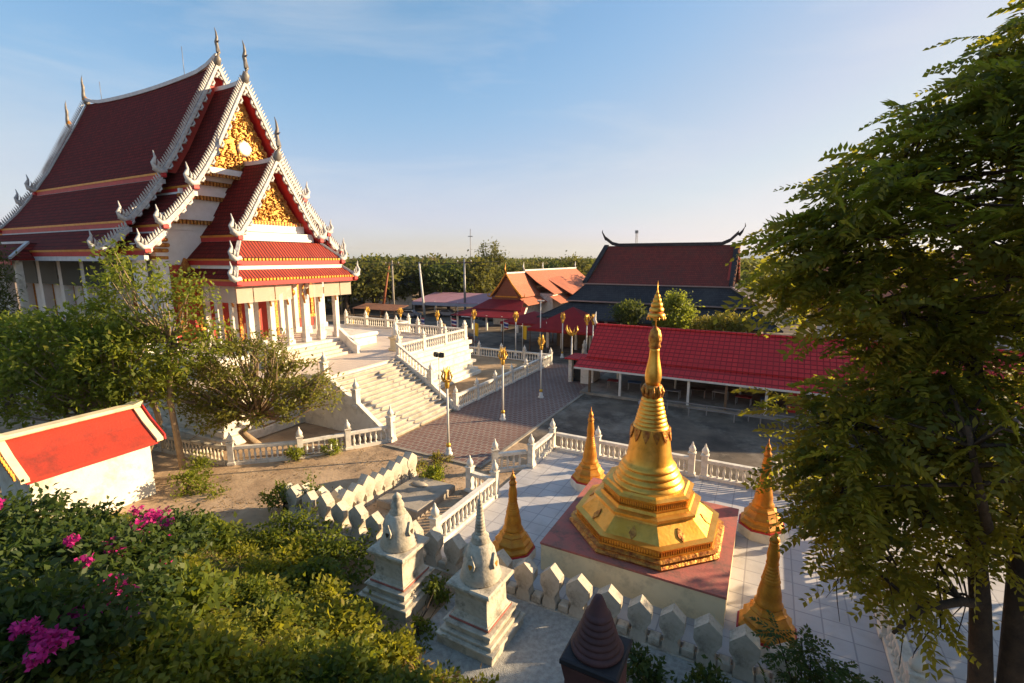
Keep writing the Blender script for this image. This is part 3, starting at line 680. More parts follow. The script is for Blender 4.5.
for k in range(8):
    th = k*math.pi/4
    for sgn in (0,):                                # leaf reliefs on the sloping faces
        r = 1.66; u = sgn*.58*(1 if sgn else 0)
        cx, cy = (r+.0)*math.cos(th)-u*math.sin(th), (r)*math.sin(th)+u*math.cos(th)
        nx, ny = math.cos(th), math.sin(th)
        pts = []
        for (pu, ph) in ((0,-.13),(.10,-.03),(.07,.05),(0,.13),(-.07,.05),(-.10,-.03)):
            rr = -ph*1.1; pts.append((cx-pu*math.sin(th)+rr*nx, cy+pu*math.cos(th)+rr*ny, 1.49+ph))
        f_.prism(pts, (0,0,0), (.018*nx,.018*ny,.018))
obj('leaf_relief', f_, M['gold_orn'], t)
oct_([(1.16,2.02),(1.16,2.18),(1.24,2.19),(1.26,2.26),(1.14,2.30),(1.10,2.36)], 'gold', 'upper_base', t)
def rings(z0, z1, r0, r1, n, bulge):
    out = []
    for i in range(n):
        for f, e in ((0,0),(.15,bulge*.8),(.4,bulge),(.7,bulge*.8),(.92,0)):
            tt = (i+f)/n; out.append((r0+(r1-r0)*tt+e, z0+(z1-z0)*tt))
    return out
prof = rings(2.30,2.98,1.02,.70,4,.05)+[(.68,3.02),(.63,3.25),(.585,3.55),(.55,3.85),(.525,4.02),(.50,4.08),(.46,4.12)]
obj('bell', MB().lathe(prof, 40), M['gold'], t)
dr = MB()
for k in range(12):
    th = k*math.pi/6; r = .55
    dr.prism([(r*math.cos(th+d)*q, r*math.sin(th+d)*q, z) for d, z, q in ((-.24,4.04,.98),(.24,4.04,.98),(.16,3.86,1.02),(0,3.66,1.06),(-.16,3.86,1.02))], (0,0,0), (.03*math.cos(th), .03*math.sin(th), 0))
obj('bell_ornament', dr, M['gold_orn'], t)
obj('ring_spire', MB().lathe(rings(4.10,4.92,.46,.27,7,.025)+[(.25,4.95)], 28), M['gold'], t)
lt = MB(); lt.lathe([(.24,4.92),(.28,5.0),(.25,5.08),(.28,5.2),(.26,5.28),(.2,5.3)], 20)
for k in range(10):
    th = k*math.pi/5; lt.tube([(.25*math.cos(th),.25*math.sin(th),4.95),(.30*math.cos(th),.30*math.sin(th),5.12),(.25*math.cos(th),.25*math.sin(th),5.28)], [.05,.05,.02], 5)
obj('lotus_collar', lt, M['gold_orn'], t)
obj('banana_bud', MB().lathe([(.2,5.29),(.232,5.45),(.238,5.56),(.225,5.7),(.185,5.9),(.15,6.1),(.135,6.3),(.14,6.36)], 24), M['gold'], t)
obj('bud_crown', MB().lathe([(.14,6.36),(.18,6.42),(.15,6.5),(.19,6.6),(.185,6.72),(.15,6.82),(.14,6.88),(.08,6.95),(.02,7.0)], 14), M['gold_orn'], t)
u_ = MB(); u_.tube([(0,0,6.95),(0,0,7.9)], .022, 6)
obj('parasol_shaft', u_, M['gold'], t)
pz = MB()
for z, r in ((7.26,.25),(7.42,.205),(7.555,.165),(7.675,.12),(7.78,.08)):
    pz.lathe([(r*.96,z),(r,z+.015),(r*.97,z+.09),(r*.8,z+.13),(.03,z+.14)], 16)
pz.lathe([(.05,7.9),(.03,7.98),(.012,8.05),(.004,8.3)], 8)
for k in range(12):
    th = k*math.pi/6; pz.tube([(.25*math.cos(th),.25*math.sin(th),7.27),(.25*math.cos(th),.25*math.sin(th),7.19)], [.015,.02], 4)
obj('parasol_tiers', pz, M['gold'], t)

def small_stupa(a, b, label, sc=1.0, top=True, sz=1.0):
    t = thing('small_stupa', label, 'stupa', W(a, b, .08), TH, 'small golden stupas at the court corners')
    obj('base', MB().lathe([(.68*k8,0),(.68*k8,.30)], 8, (0,0,0), o8, False), M['white'], t)
    obj('red_edge', MB().lathe([(.665*k8,.30),(.665*k8,.35)], 8, (0,0,0), o8, False), M['red_trim'], t)
    pr = [(.62,.35),(.62,.42),(.52,.50),(.50,.60),(.54,.63),(.46,.70),(.38,.82),(.40,.86),(.33,.92),(.30,1.0)]
    obj('octagonal_base', MB().lathe([(r*k8, z) for r, z in pr], 8, (0,0,0), o8, False), M['gold_paint'], t)
    pr = [(.31,1.0),(.33,1.04),(.28,1.1),(.27,1.3),(.22,1.55),(.205,1.62),(.22,1.65)]+rings(1.66,2.05,.20,.13,5,.012)+[(.13,2.06),(.15,2.1),(.13,2.16),(.145,2.3),(.12,2.5),(.10,2.62),(.12,2.66)]
    obj('bell', MB().lathe(pr, 20), M['gold_paint'], t)
    if top: obj('bud_finial', MB().lathe([(.1,2.66),(.13,2.74),(.08,2.82),(.1,2.9),(.06,3.0),(.02,3.1),(.005,3.25)], 10), M['gold_orn'], t)
    else: obj('rod', MB().lathe([(.1,2.66),(.12,2.72),(.08,2.8),(.012,2.84),(.01,3.3)], 8), M['gold_paint'], t)
    t.scale = (sc, sc, sc*sz); return t
small_stupa(-5.75, 17.35, 'small golden stupa nearest the far white balustrade, left of the big spire', 1.0, True, 1.0)
small_stupa(-6.3, 11.9, 'small orange golden stupa behind the pale pointed chedi', .95, True, .9)
small_stupa(.35, 16.8, 'small golden stupa half covered by the hanging branches of the big tree', 1.0, True, 1.0)
small_stupa(.55, 11.75, 'small golden stupa rising from the ferny shrub with a bare rod on top', .95, False, 1.0)

# ---------------------------------------------------------------- white chedis
def chedi(a, b, z, label, full, rz=0.0):
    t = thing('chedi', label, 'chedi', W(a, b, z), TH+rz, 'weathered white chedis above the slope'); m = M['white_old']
    q = lambda w0, z0, z1: (-w0, w0, -w0, w0, z0, z1)
    b_ = MB()
    for w0, z0, z1 in ((.80,-.6,.28),(.84,.28,.36),(.74,.36,.46),(.64,.46,.62),(.70,.62,.68),(.56,.68,.78)): b_.bx(*q(w0, z0, z1), .02)
    obj('stepped_base', b_, m, t)
    obj('body', MB().lathe([(.52*1.414,.78),(.47*1.414,.9),(.46*1.414,1.35),(.50*1.414,1.5),(.58*1.414,1.56)], 4, (0,0,0), math.pi/4, False).bx(*q(.62,1.56,1.68), .03), m, t)
    obj('red_band', MB().bx(*q(.58,.70,.745)), M['plinth_top'], t)
    obj('bell', MB().lathe([(.50,1.68),(.52,1.72),(.48,1.78),(.50,1.82),(.46,1.88),(.47,1.93),(.43,2.0),(.41,2.2),(.36,2.42),(.27,2.58),(.24,2.62)], 24), m, t)
    nf = MB()
    for k in range(4):
        th = k*math.pi/2; r = .355; c, s = math.cos(th), math.sin(th)
        ring = []
        for u, v in ((0,-.16),(.1,-.1),(.12,0),(.07,.12),(0,.24),(-.07,.12),(-.12,0),(-.1,-.1)): ring.append((u, v))
        vs = [((r+.05-v*.16)*c-u*s, (r+.05-v*.16)*s+u*c, 2.2+v) for u, v in ring]
        nf.prism(vs, (0,0,0), (.05*c,.05*s,0))
    o = obj('niche_frame', nf, m, t)
    nd = MB()
    for k in range(4):
        th = k*math.pi/2; r = .405; c, s = math.cos(th), math.sin(th)
        nd.prism([((r+.015-v*.16)*c-u*.55*s, (r+.015-v*.16)*s+u*.55*c, 2.19+v*.6) for u, v in ((0,-.16),(.12,0),(0,.24),(-.12,0))], (0,0,0), (.04*c,.04*s,0))
    obj('niche', nd, M['gold_paint'] if full else M['bark'], o)
    if full:
        obj('spire', MB().lathe([(.2,2.6),(.24,2.66),(.2,2.72),(.22,2.78),(.15,2.84)]+rings(2.84,3.75,.13,.035,11,.018)+[(.03,3.76),(.008,3.95)], 14), m, t)
    else:
        obj('broken_spire', MB().lathe([(.2,2.6),(.23,2.66),(.17,2.74),(.19,2.84),(.15,2.95),(.11,3.0),(.13,3.08),(.07,3.17),(.02,3.22)], 14), m, t)
    t.scale = (.95,.95,.95 if full else .93)
    return t
chedi(-8.15, 8.95, 0.0, 'weathered white chedi with a short broken top at the edge of the bushes', False, R(2))
chedi(-5.55, 8.85, -.05, 'weathered white chedi with a complete ringed needle spire', True, R(-1))
t = thing('dark_chedi', 'dark maroon chedi with ringed cone on a black slab', 'chedi', (1.45, 7.25, 0), TH)
M['maroon'] = mat('maroon_plaster', (.10,.042,.042), (.06,.027,.028), 2, .7, stain=(.04,.025,.025), stain_amt=.7)
M['blackslab'] = mat('blackened_slab', (.035,.028,.032), (.02,.018,.02), 2, .7)
obj('body', MB().bx(-.75,.75,-.75,.75,0,.9).lathe([(.52*1.414,.9),(.43*1.414,1.2),(.42*1.414,2.0),(.47*1.414,2.3)], 4, (0,0,0), math.pi/4, False), mat('rose_plaster', (.15,.065,.058), (.10,.045,.04), 2, .8, stain=(.06,.03,.03)), t)
obj('slab', MB().bx(-.49,.49,-.49,.49,2.3,2.44,.03), M['blackslab'], t)
obj('ringed_cone', MB().lathe([(.43,2.44),(.45,2.5),(.40,2.55)]+rings(2.55,3.15,.38,.18,6,.028)+[(.17,3.16),(.13,3.28),(.09,3.38),(.065,3.43),(.02,3.46)], 28), M['maroon'], t)

# ---------------------------------------------------------------- boundary walls of leaf shaped stones
def merlon():
    m = MB(); sh = [(-.20,0),(.20,0),(.20,.16),(.16,.28),(.16,.36),(.29,.60),(.29,.84),(0,1.10),(-.29,.84),(-.29,.60),(-.16,.36),(-.16,.28),(-.20,.16)]
    m.prism([(x, 0, z) for x, z in sh], (0,-.16,0), (0,.32,0)); return m
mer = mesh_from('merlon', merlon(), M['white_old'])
def merlon_wall(label, p, q, n, step=None):
    P0, P1 = np.array(W(*p)), np.array(W(*q)); d = P1-P0; ang = math.atan2(d[1], d[0])
    t = thing('boundary_wall', label, 'wall', tuple(P0), ang, None); L = np.linalg.norm(d)
    b_ = MB().bx(-.2,L+.2,-.17,.17,-.6,.12,.02)
    for i in range(n-1):
        x = L*(i+.5)/(n-1); b_.bx(x-.13,x+.13,-.13,.13,.12,.34,.03)
    obj('footing', b_, M['white_old'], t)
    for i in range(n):
        o = obj('merlon', mer, None, t, (L*i/(n-1), 0, .12)); o.rotation_euler = (random.uniform(-.06,.06), random.uniform(-.03,.03), random.uniform(-.08,.08)); o.scale = (random.uniform(.92,1.06), random.uniform(.9,1.1), random.uniform(.90,1.05))
merlon_wall('long wall of white leaf shaped stones in front of the golden stupa court', (-14.3,10.5,-.1), (.9,10.5,-.1), 21)
merlon_wall('short sunlit wall of white leaf shaped stones beside the dirt path', (-12.65,11.3,-.15), (-12.65,14.75,-.15), 8)
merlon_wall('overgrown short wall of leaf shaped stones at the edge of the dirt path', (-14.9,10.7,-.2), (-12.95,11.2,-.2), 4)
t = thing('concrete_slab', 'low grey concrete slab lying between the stone wall and the court', 'slab', W(-11.2,13.4,0), TH)
obj('block', MB().bx(-.95,.95,-1.15,1.15,-.1,.28,.04), M['conc'], t); obj('worn_top', MB().lathe([(.4,.281),(.25,.34),(.1,.36)], 9, (-.3,.5,0), 0, True, .6), M['conc'], t)

# ---------------------------------------------------------------- small red roofed shrine
t = thing('shrine', 'small white walled shrine with bright red roof and cream edging', 'shrine', W(-21.2,7.2,-.1), TH+R(3))
obj('wall', MB().bx(-1.35,.85,-1.75,1.75,0,2.25).prism([(-1.35,-1.75,2.25),(.85,-1.75,2.25),(-.25,-1.75,3.2)], (0,0,0), (0,3.5,0)), mat('limewashed_wall', (.80,.76,.68), (.70,.65,.56), .8, .8, stain=(.36,.29,.20), stain_amt=.6, stain_scale=.9, bump=.2), t)
M['redroof'] = mat('red_roof_paint', (.40,.034,.016), (.32,.028,.014), .8, .8, stain=(.16,.025,.016), stain_amt=.7, stain_scale=1.2, bump=.3)
rf = MB()
for s in (1, -1):
    rf.sheet([(-.25,-1.95,3.42),(-.25,1.95,3.42)], [(-.25+s*.65,-1.95,2.82),(-.25+s*.65,1.95,2.82)], .1)
    rf.sheet([(-.25+s*.65,-1.95,2.82),(-.25+s*.65,1.95,2.82)], [(-.25+s*1.4,-1.95,2.27),(-.25+s*1.4,1.95,2.27)], .1)
obj('roof', rf, M['redroof'], t)
ed = MB()
for y in (-1.95, 1.95):
    for s in (1, -1):
        ed.beam((-.25,y,3.40),(-.25+s*.65,y,2.80),.22,.12); ed.beam((-.25+s*.65,y,2.80),(-.25+s*1.45,y,2.22),.22,.12)
ed.box((-.25,0,3.44), (.5,4.1,.14), 0, .04)
for s in (-1, 1):
    ed.prism([(-.5,s*1.6,3.45),(-.5,s*2.15,3.45),(-.5,s*2.15,3.62)], (0,0,0), (.5,0,0))
obj('cream_edging', ed, M['cream'], t)
gb = MB()
for s in (1, -1):
    for k in range(12):
        f = k/12; x = -.25+s*1.45*f; z = 3.44-(.60*min(1, f/.45)+.56*max(0, (f-.45)/.55))
        gb.prism([(x-.06,-2.13,z),(x+.06,-2.13,z),(x,-2.13,z+.22)], (0,0,0), (0,-.05,0))
obj('gold_gable_edge', gb, M['gold_paint'], t)
obj('red_barge', MB().beam((-.25,2.14,3.40),(.40,2.14,2.80),.05,.2).beam((.40,2.14,2.80),(1.2,2.14,2.22),.05,.2), M['red_trim'], t)
obj('eave_board', MB().bx(1.02,1.12,-1.9,1.9,2.12,2.26), M['red_trim'], t)

# ---------------------------------------------------------------- long red roofed sala
t = thing('long_pavilion', 'long open pavilion with bright crimson tiled roof and cluttered shaded interior', 'pavilion', W(-10.2,30,0))
M['crimson'] = brickmat('crimson_roof_tiles', (.64,.040,.042), (.54,.032,.036), (.26,.016,.018), ('X','Z'), .42, .26, .035, .6, .8, 0, wear=(.38,.03,.034), wear_amt=.5, wscale=.25, spec=.12)
LX = 24.0
rf = MB(); rf.sheet([(-.9,4.3,4.15),(LX,4.3,4.15)], [(-.55,1.1,2.35),(LX,1.1,2.35)], .08)
rf.sheet([(-.9,4.3,4.15),(LX,4.3,4.15)], [(-.55,7.5,2.35),(LX,7.5,2.35)], .08)
obj('roof', rf, M['crimson'], t)
obj('lower_roof', MB().sheet([(-1.0,1.25,2.28),(LX,1.25,2.28)], [(-1.0,-.15,1.86),(LX,-.15,1.86)], .07), M['crimson'], t)
obj('ridge_cap', MB().bx(-.95,LX,4.18,4.42,4.08,4.24,.04), M['crimson'], t)
obj('gable_wall', MB().prism([(-.3,1.3,2.25),(-.3,7.3,2.25),(-.3,4.3,4.0)], (0,0,0), (.12,0,0)).prism([(LX-.4,1.3,2.25),(LX-.4,7.3,2.25),(LX-.4,4.3,4.0)], (0,0,0), (.12,0,0)), M['red_paint'], t)
obj('gable_finial', MB().tube([(-.95,4.3,4.1),(-1.1,4.3,4.5),(-1.0,4.3,5.1)], [.12,.1,.015], 6), M['pole'], t)
obj('fascia', MB().bx(-1.0,LX,-.17,-.1,1.72,1.84), M['pole'], t)
obj('floor', MB().bx(-.6,LX-.3,.0,7.6,-.2,.16), M['conc'], t)
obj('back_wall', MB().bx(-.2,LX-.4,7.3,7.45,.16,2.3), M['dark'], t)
for k in range(12):
    x = .0+k*2.1 if k else .05
    if x < LX: obj('post', MB().bx(x-.07,x+.07,.05,.19,.16,1.85), M['pole'] if k % 4 else M['wood'], t)
for k in range(6): x = 1.0+k*4; obj('inner_post', MB().bx(x-.06,x+.06,3.4,3.52,.16,3.3), M['pole'], t)
for x0, x1, y, z, l in ((5.2,9.8,-.9,.55,'grey pipe barrier rail nearest the pavilion floor'),(6.5,11.5,-1.5,.45,'grey pipe barrier rail standing furthest out on the asphalt'),(10.2,14.4,-1.1,.6,'grey pipe barrier rail by the dark red cupboard')):
    tr = thing('barrier', l, 'barrier', W(-10.2,30,0)); obj('rail', MB().bx(x0,x1,y-.03,y+.03,z,z+.05), M['metal'], tr)
    for x in (x0+.1, (x0+x1)/2, x1-.1): obj('post', MB().bx(x-.03,x+.03,y-.03,y+.03,-.05,z), M['metal'], tr)
# things stored inside
rr = random.Random(5)
M['cloth'] = [mat('faded_'+n, c, None, 2, .8) for n, c in (('red', (.30,.03,.03)), ('blue', (.08,.16,.30)), ('tan', (.36,.27,.17)), ('grey', (.25,.25,.25)), ('dark_wood', (.09,.05,.03)), ('white', (.55,.53,.5)))]
tn = ['red','blue','tan','grey','brown','white']
tabs = None
for k in range(9):
    x = 1.2+k*1.35; y = 1.2+rr.random()*1.2
    tt = thing('folding_table', 'small %s topped folding table, %s from the left end of the open pavilion' % (tn[k % 6], ('first','second','third','fourth','fifth','sixth','seventh','eighth','ninth')[k]), 'table', W(-10.2+x, 30+y, .16), TH+rr.uniform(-.2,.2), 'tables in the open pavilion')
    obj('table_top', MB().bx(-.45,.45,-.3,.3,.5,.55,.01), M['cloth'][k % 6], tt)
    lg = mesh_from('leg', MB().bx(-.02,.02,-.02,.02,0,.5), M['metal'])
    for sx in (-.4,.4):
        for sy in (-.25,.25): obj('leg', lg, None, tt, (sx, sy, 0))
tt = thing('tarpaulin_bundle', 'pale blue tarpaulin bundle on the ground under the pavilion eave', 'bundle', W(-6.2,29.4,0)); obj('tarpaulin', MB().lathe([(.5,0),(.52,.15),(.35,.34),(.1,.4)], 9, (0,0,0), .3, True, .6), mat('pale_blue_tarp', (.30,.38,.48), None, 4, .6), tt)
tt = thing('cupboard', 'dark red cupboard standing inside the open pavilion', 'cupboard', W(2.0,31.6,.16)); obj('carcass', MB().bx(-.6,.6,-.25,.25,0,1.5,.02), M['red_paint'], tt); obj('door', MB().bx(-.56,-.02,-.28,-.252,.05,1.45).bx(.02,.56,-.28,-.252,.05,1.45), M['red_trim'], tt)
# gatehouse left of it
t = thing('gate_hut', 'little white hut with dark doorway and red canopy left of the crimson roof', 'hut', W(-12.0,32.6,0))
obj('wall', MB().bx(-.6,-.35,-.1,1.5,0,1.75).bx(.35,1.3,-.1,1.5,0,1.75).bx(-.35,.35,1.3,1.5,0,1.75), M['white'], t); obj('doorway', MB().bx(-.35,.35,.3,.34,0,1.7), M['dark'], t)
obj('roof', MB().bx(-.8,1.6,-.4,1.7,1.75,1.86,.02), M['crimson'], t)

# ---------------------------------------------------------------- dark roofed old hall behind
t = thing('old_hall', 'old monastery hall with weathered red upper roof and black lower roofs', 'hall', W(0,0,0))
M['oldred'] = brickmat('weathered_red_tiles', (.23,.045,.034), (.16,.036,.03), (.06,.022,.018), ('X','Z'), .3, .24, .02, .8, .4, .5, wear=(.10,.045,.036), wear_amt=.7, wscale=.35, spec=.15)
M['blacktile'] = brickmat('blackened_tiles', (.045,.045,.05), (.032,.032,.037), (.018,.018,.02), ('X','Z'), .3, .24, .02, .8, .4, .5, wear=(.075,.07,.068), wear_amt=.6, wscale=.3, spec=.15)
xa, xb = -16.6, -3.4
rb = 54.0
def slopes(x0t, x1t, x0b, x1b, yt, yb, zt, zb, m, nm, hip=False, n=6):
    mm = MB()
    for s in (-1, 1):
        A = []; B = []
        for (u, dz) in ((0,0),(1,0)):
            pass
        prev = None
        for k in range(n+1):
            f = k/n; y = yt+(yb-yt)*f; z = zt+(zb-zt)*(f+.10*math.sin(math.pi*f)); row = ((x0t+(x0b-x0t)*f, rb+s*y, z), (x1t+(x1b-x1t)*f, rb+s*y, z))
            if prev: mm.sheet(prev, row, .12)
            prev = row
    if hip:
        for x_t, x_b in ((x0t, x0b), (x1t, x1b)): mm.sheet([(x_t,rb-yt,zt),(x_t,rb+yt,zt)], [(x_b,rb-yb,zb),(x_b,rb+yb,zb)], .12)
    obj(nm, mm, m, t)
slopes(xa, xb, xa-.9, xb+.1, 0, 4.4, 10.3, 6.4, M['oldred'], 'upper_roof')
slopes(xa-.9, xb+.1, xa-2.0, xb+2.7, 4.3, 7.0, 6.25, 4.75, M['blacktile'], 'middle_roof', True)
slopes(xa-1.9, xb+2.6, xa-4.0, xb+4.6, 6.9, 10.0, 4.45, 3.2, M['blacktile'], 'lower_roof', True)
vb = MB(); n = 18; pp_ = []
for i in range(n+1):
    f = i/n; pp_.append((xa-.15+(xb-xa+.35)*f, rb, 10.22+.75*max(0, 1-f*9)**2+1.1*max(0, 1-(1-f)*8)**2))
for p, q in zip(pp_[:-1], pp_[1:]): vb.beam(p, q, .3, .36)
for x0_, x1_ in ((xa-.06, xa-.95),(xb+.1, xb+.2)):
    for s in (-1, 1): vb.beam((x0_,rb,10.25),(x1_,rb+s*4.45,6.35),.5,.2)
obj('ridge_cap', vb, M['blacktile'], t)
obj('horn_finial', MB().tube([(xa-.1,rb,11.0),(xa-.35,rb,11.4),(xa-.6,rb,11.85),(xa-.55,rb,12.1)], [.17,.11,.06,.02], 6).tube([(xb+.2,rb,11.2),(xb+.5,rb,11.6),(xb+.75,rb,12.1),(xb+.7,rb,12.4)], [.18,.12,.06,.02], 6), M['blacktile'], t)
obj('gable', MB().prism([(xb-.1,rb-4.2,6.4),(xb-.1,rb+4.2,6.4),(xb-.1,rb,9.9)], (0,0,0), (-.2,0,0)), M['red_paint'], t)
gt = MB()
for s in (-1, 1):
    for k in range(9):
        f = (k+.5)/9; y = rb+s*4.4*f; z = 10.3-3.9*(f+.10*math.sin(math.pi*f)); gt.prism([(xb+.3,y,z+.1),(xb+.3,y+s*.3,z-.15),(xb+.3,y+s*.35,z+.35)], (0,0,0), (.12,0,0))
obj('gable_teeth', gt, mat('pale_orange_trim', (.55,.25,.14), None, 3, .6), t)
obj('pale_hip_line', MB().beam((xb+.15,rb-4.35,6.3),(xb+2.75,rb-7.05,4.8),.22,.14).bx(xa-2,xb+2.7,rb-7.06,rb-6.98,4.6,4.72).bx(xa-.9,xb+.1,rb-4.46,rb-4.38,6.24,6.36), mat('pale_mortar', (.34,.24,.22), None, 3, .8), t)
obj('wall', MB().bx(xa-2.5,xb+3,rb-8.2,rb+8.2,0,3.5), M['wood'], t)
for k in range(14):
    x = xa-3+k*1.5; obj('post', MB().bx(x-.12,x+.12,rb-9.4,rb-9.16,0,3.25), M['pole'], t)

# ---------------------------------------------------------------- orange roofed hall
t = thing('orange_hall', 'hall with sunlit orange tiled roof and maroon front with gold gable edge', 'hall', W(-31.2,57,0))
M['orange'] = brickmat('orange_roof_tiles', (.50,.16,.075), (.44,.135,.065), (.25,.08,.04), ('Y','Z'), .3, .24, .02, .7, .3, .5, wear=(.36,.13,.08), wear_amt=.5, wscale=.3)
M['dullmaroon'] = mat('maroon_sheet_roof', (.26,.022,.026), (.20,.018,.022), .8, .65, spec=.1)
rf = MB(); YL = 26
for s in (-1, 1):
    pr = [(0,6.95),(1.0,5.4),(2.3,3.9)]
    for (w0, z0), (w1, z1) in zip(pr[:-1], pr[1:]): rf.sheet([(s*w0,0,z0),(s*w0,6.5,z0)], [(s*w1,0,z1),(s*w1,6.5,z1)], .1)
    pr = [(0,7.2),(1.9,5.7),(4.6,4.1)]
    for (w0, z0), (w1, z1) in zip(pr[:-1], pr[1:]): rf.sheet([(s*w0,5.5,z0),(s*w0,YL,z0)], [(s*w1,5.5,z1),(s*w1,YL,z1)], .1)
obj('roof', rf, M['orange'], t)
obj('wing_roof', MB().sheet([(1.6,10,5.9),(1.6,14,6.2)], [(7.6,8.2,3.2),(7.6,16,3.2)], .1), M['orange'], t)
obj('lower_roof', MB().sheet([(4.4,4.5,3.75),(4.4,YL,3.75)], [(6.0,4.5,2.9),(6.0,YL,2.9)], .08).sheet([(2.2,-.3,3.7),(2.2,6,3.7)], [(3.4,-.3,2.9),(3.4,6,2.9)], .08), M['orange'], t)
obj('front_roof', MB().sheet([(-2.5,-.1,3.5),(2.7,-.1,3.5)], [(-3.6,-3.0,2.45),(3.8,-3.0,2.45)], .08).sheet([(-3.2,-1.2,2.75),(3.6,-1.2,2.75)], [(-5.2,-5.5,1.75),(5.2,-5.5,1.75)], .08), M['dullmaroon'], t)
obj('gable', MB().prism([(-1.9,.15,3.8),(1.9,.15,3.8),(0,.15,6.4)], (0,0,0), (0,.15,0)).bx(-2.3,2.3,.1,.3,2.8,3.8), mat('brown_gable', (.26,.07,.03), None, 2, .6), t)
gb = MB()
for s in (-1, 1): gb.beam((0,-.12,6.85),(s*1.0,-.12,5.3),.12,.3); gb.beam((s*1.0,-.12,5.3),(s*2.4,-.12,3.75),.12,.3)
gb.bx(-1.7,1.7,-.05,.1,3.8,3.95); gb.tube([(0,-.1,7.0),(0,-.3,7.6),(0,-.15,8.3)], [.16,.1,.02], 6)
for s in (-1, 1): gb.tube([(s*2.3,-.1,3.8),(s*2.8,-.1,3.9),(s*2.8,-.1,4.4)], [.12,.1,.02], 6)
obj('gold_bargeboard', gb, M['gold_paint'], t)
wr = MB().bx(-.12,.12,-.0,6.4,6.9,7.1).bx(-.14,.14,5.4,YL,7.15,7.36)
for y in (5.4, 12, YL): wr.tube([(0,y,7.3),(0,y-.3,7.8),(0,y-.1,8.4)], [.14,.1,.02], 6)
obj('white_ridge', wr, M['pole'], t)
obj('wall', MB().bx(-2.2,2.2,.3,6,0,3.6).bx(-4.2,4.2,6,YL-.3,0,4.0), M['white'], t)
for x in (-4.4,-2.2,0,2.2,4.4): obj('post', MB().bx(x-.1,x+.1,-5.2,-5.0,0,1.85), M['white'], t)
# maroon canopies
def canopy(a, b, w_, d_, z, zp, label):
    t = thing('canopy', label, 'canopy', W(a, b, 0)); m = MB()
    x, y = w_/2, d_/2
    m.add([(-x,-y,z),(x,-y,z),(x,y,z),(-x,y,z),(0,0,zp),(-x,-y,z-.25),(x,-y,z-.25),(x,y,z-.25),(-x,y,z-.25)], [(0,1,4),(1,2,4),(2,3,4),(3,0,4),(5,6,1,0),(6,7,2,1),(7,8,3,2),(8,5,0,3)])
    obj('roof', m, M['dullmaroon'], t)
    for sx in (-x+.2, 0, x-.2):
        for sy in (-y+.2, y-.2): obj('post', MB().tube([(sx,sy,0),(sx,sy,z)], .05, 6), M['wood'], t)
canopy(-16.8, 44.3, 7.0, 6.0, 2.35, 4.3, 'pyramid shaped maroon canopy in front of the black roofed hall')
canopy(-22.5, 47.5, 5.5, 5.5, 2.3, 3.3, 'lower flat maroon canopy beside the orange roofed hall')
# pink shed roof
t = thing('carport', 'long carport with faded pink sheet roof by the road', 'carport', W(-43,64,0), TH+R(6))
obj('roof', MB().sheet([(-7,3.5,3.3),(8,3.5,3.3)], [(-7,-3.5,2.3),(8,-3.5,2.3)], .08), mat('faded_pink_sheet', (.42,.22,.26), (.36,.19,.22), .8, .6), t)
obj('valance', MB().bx(-7,8,-3.53,-3.48,1.75,2.22), mat('blue_grey_sheet', (.30,.32,.40), None, 1, .6), t)
for x in (-6.8,-3,1,4.5,7.8):
    for y in (-3.3, 3.3): obj('post', MB().tube([(x,y,0),(x,y,2.4 if y < 0 else 3.2)], .05, 6), M['pole'], t)
def car(a, b, rz, col, label):
    t = thing('parked_car', label, 'car', W(a, b, 0), TH+rz, 'cars parked near the pink carport'); m = MB()
    pr = [(-1.6,.25),(1.6,.25),(1.62,.55),(1.5,.68),(.9,.74),(.45,1.08),(-.75,1.1),(-1.25,.78),(-1.58,.72),(-1.63,.5)]
    m.prism([(x, 0, z) for x, z in pr], (0,-.62,0), (0,1.24,0)); obj('body', m, col, t)
    obj('window', MB().prism([(x, 0, z) for x, z in [(.75,.76),(.40,1.04),(-.70,1.05),(-1.05,.79)]], (0,-.63,0), (0,1.26,0)), M['dark'], t)
    wm = mesh_from('wheel', MB().tube([(0,-.09,0),(0,.09,0)], .25, 12), M['dark'])
    for x in (-1.0, 1.0):
        for y in (-.58, .58): obj('wheel', wm, None, t, (x, y, .25))
cw = mat('white_car_paint', (.7,.7,.7), None, 1, .25); cs = mat('silver_car_paint', (.35,.36,.38), None, 1, .25, .4); cd = mat('dark_car_paint', (.06,.065,.08), None, 1, .25)
car(-40,61,.1,cw,'white car parked at the right end of the pink carport'); car(-44,61.5,.1,cs,'silver car parked under the middle of the pink carport'); car(-35.5,60.5,.15,cd,'dark car parked between the pink carport and the orange hall'); car(-48.5,58,.3,cs,'grey car parked by the white pole left of the carport')
# timber stalls behind the terrace
t = thing('timber_stall', 'low timber stall with rusty roof beyond the terrace', 'stall', W(-49,52,0)); obj('roof', MB().sheet([(-4,1.5,2.4),(4,1.5,2.4)], [(-4,-1.5,1.9),(4,-1.5,1.9)], .06), mat('rusty_sheet', (.34,.14,.06), (.22,.09,.05), 2, .8), t)
for x in (-3.8,-1.3,1.3,3.8): obj('post', MB().bx(x-.06,x+.06,-1.4,-1.28,0,1.95), M['wood'], t)
obj('counter', MB().bx(-3.8,3.8,-1.2,-.8,0,.9,.02), M['wood'], t)
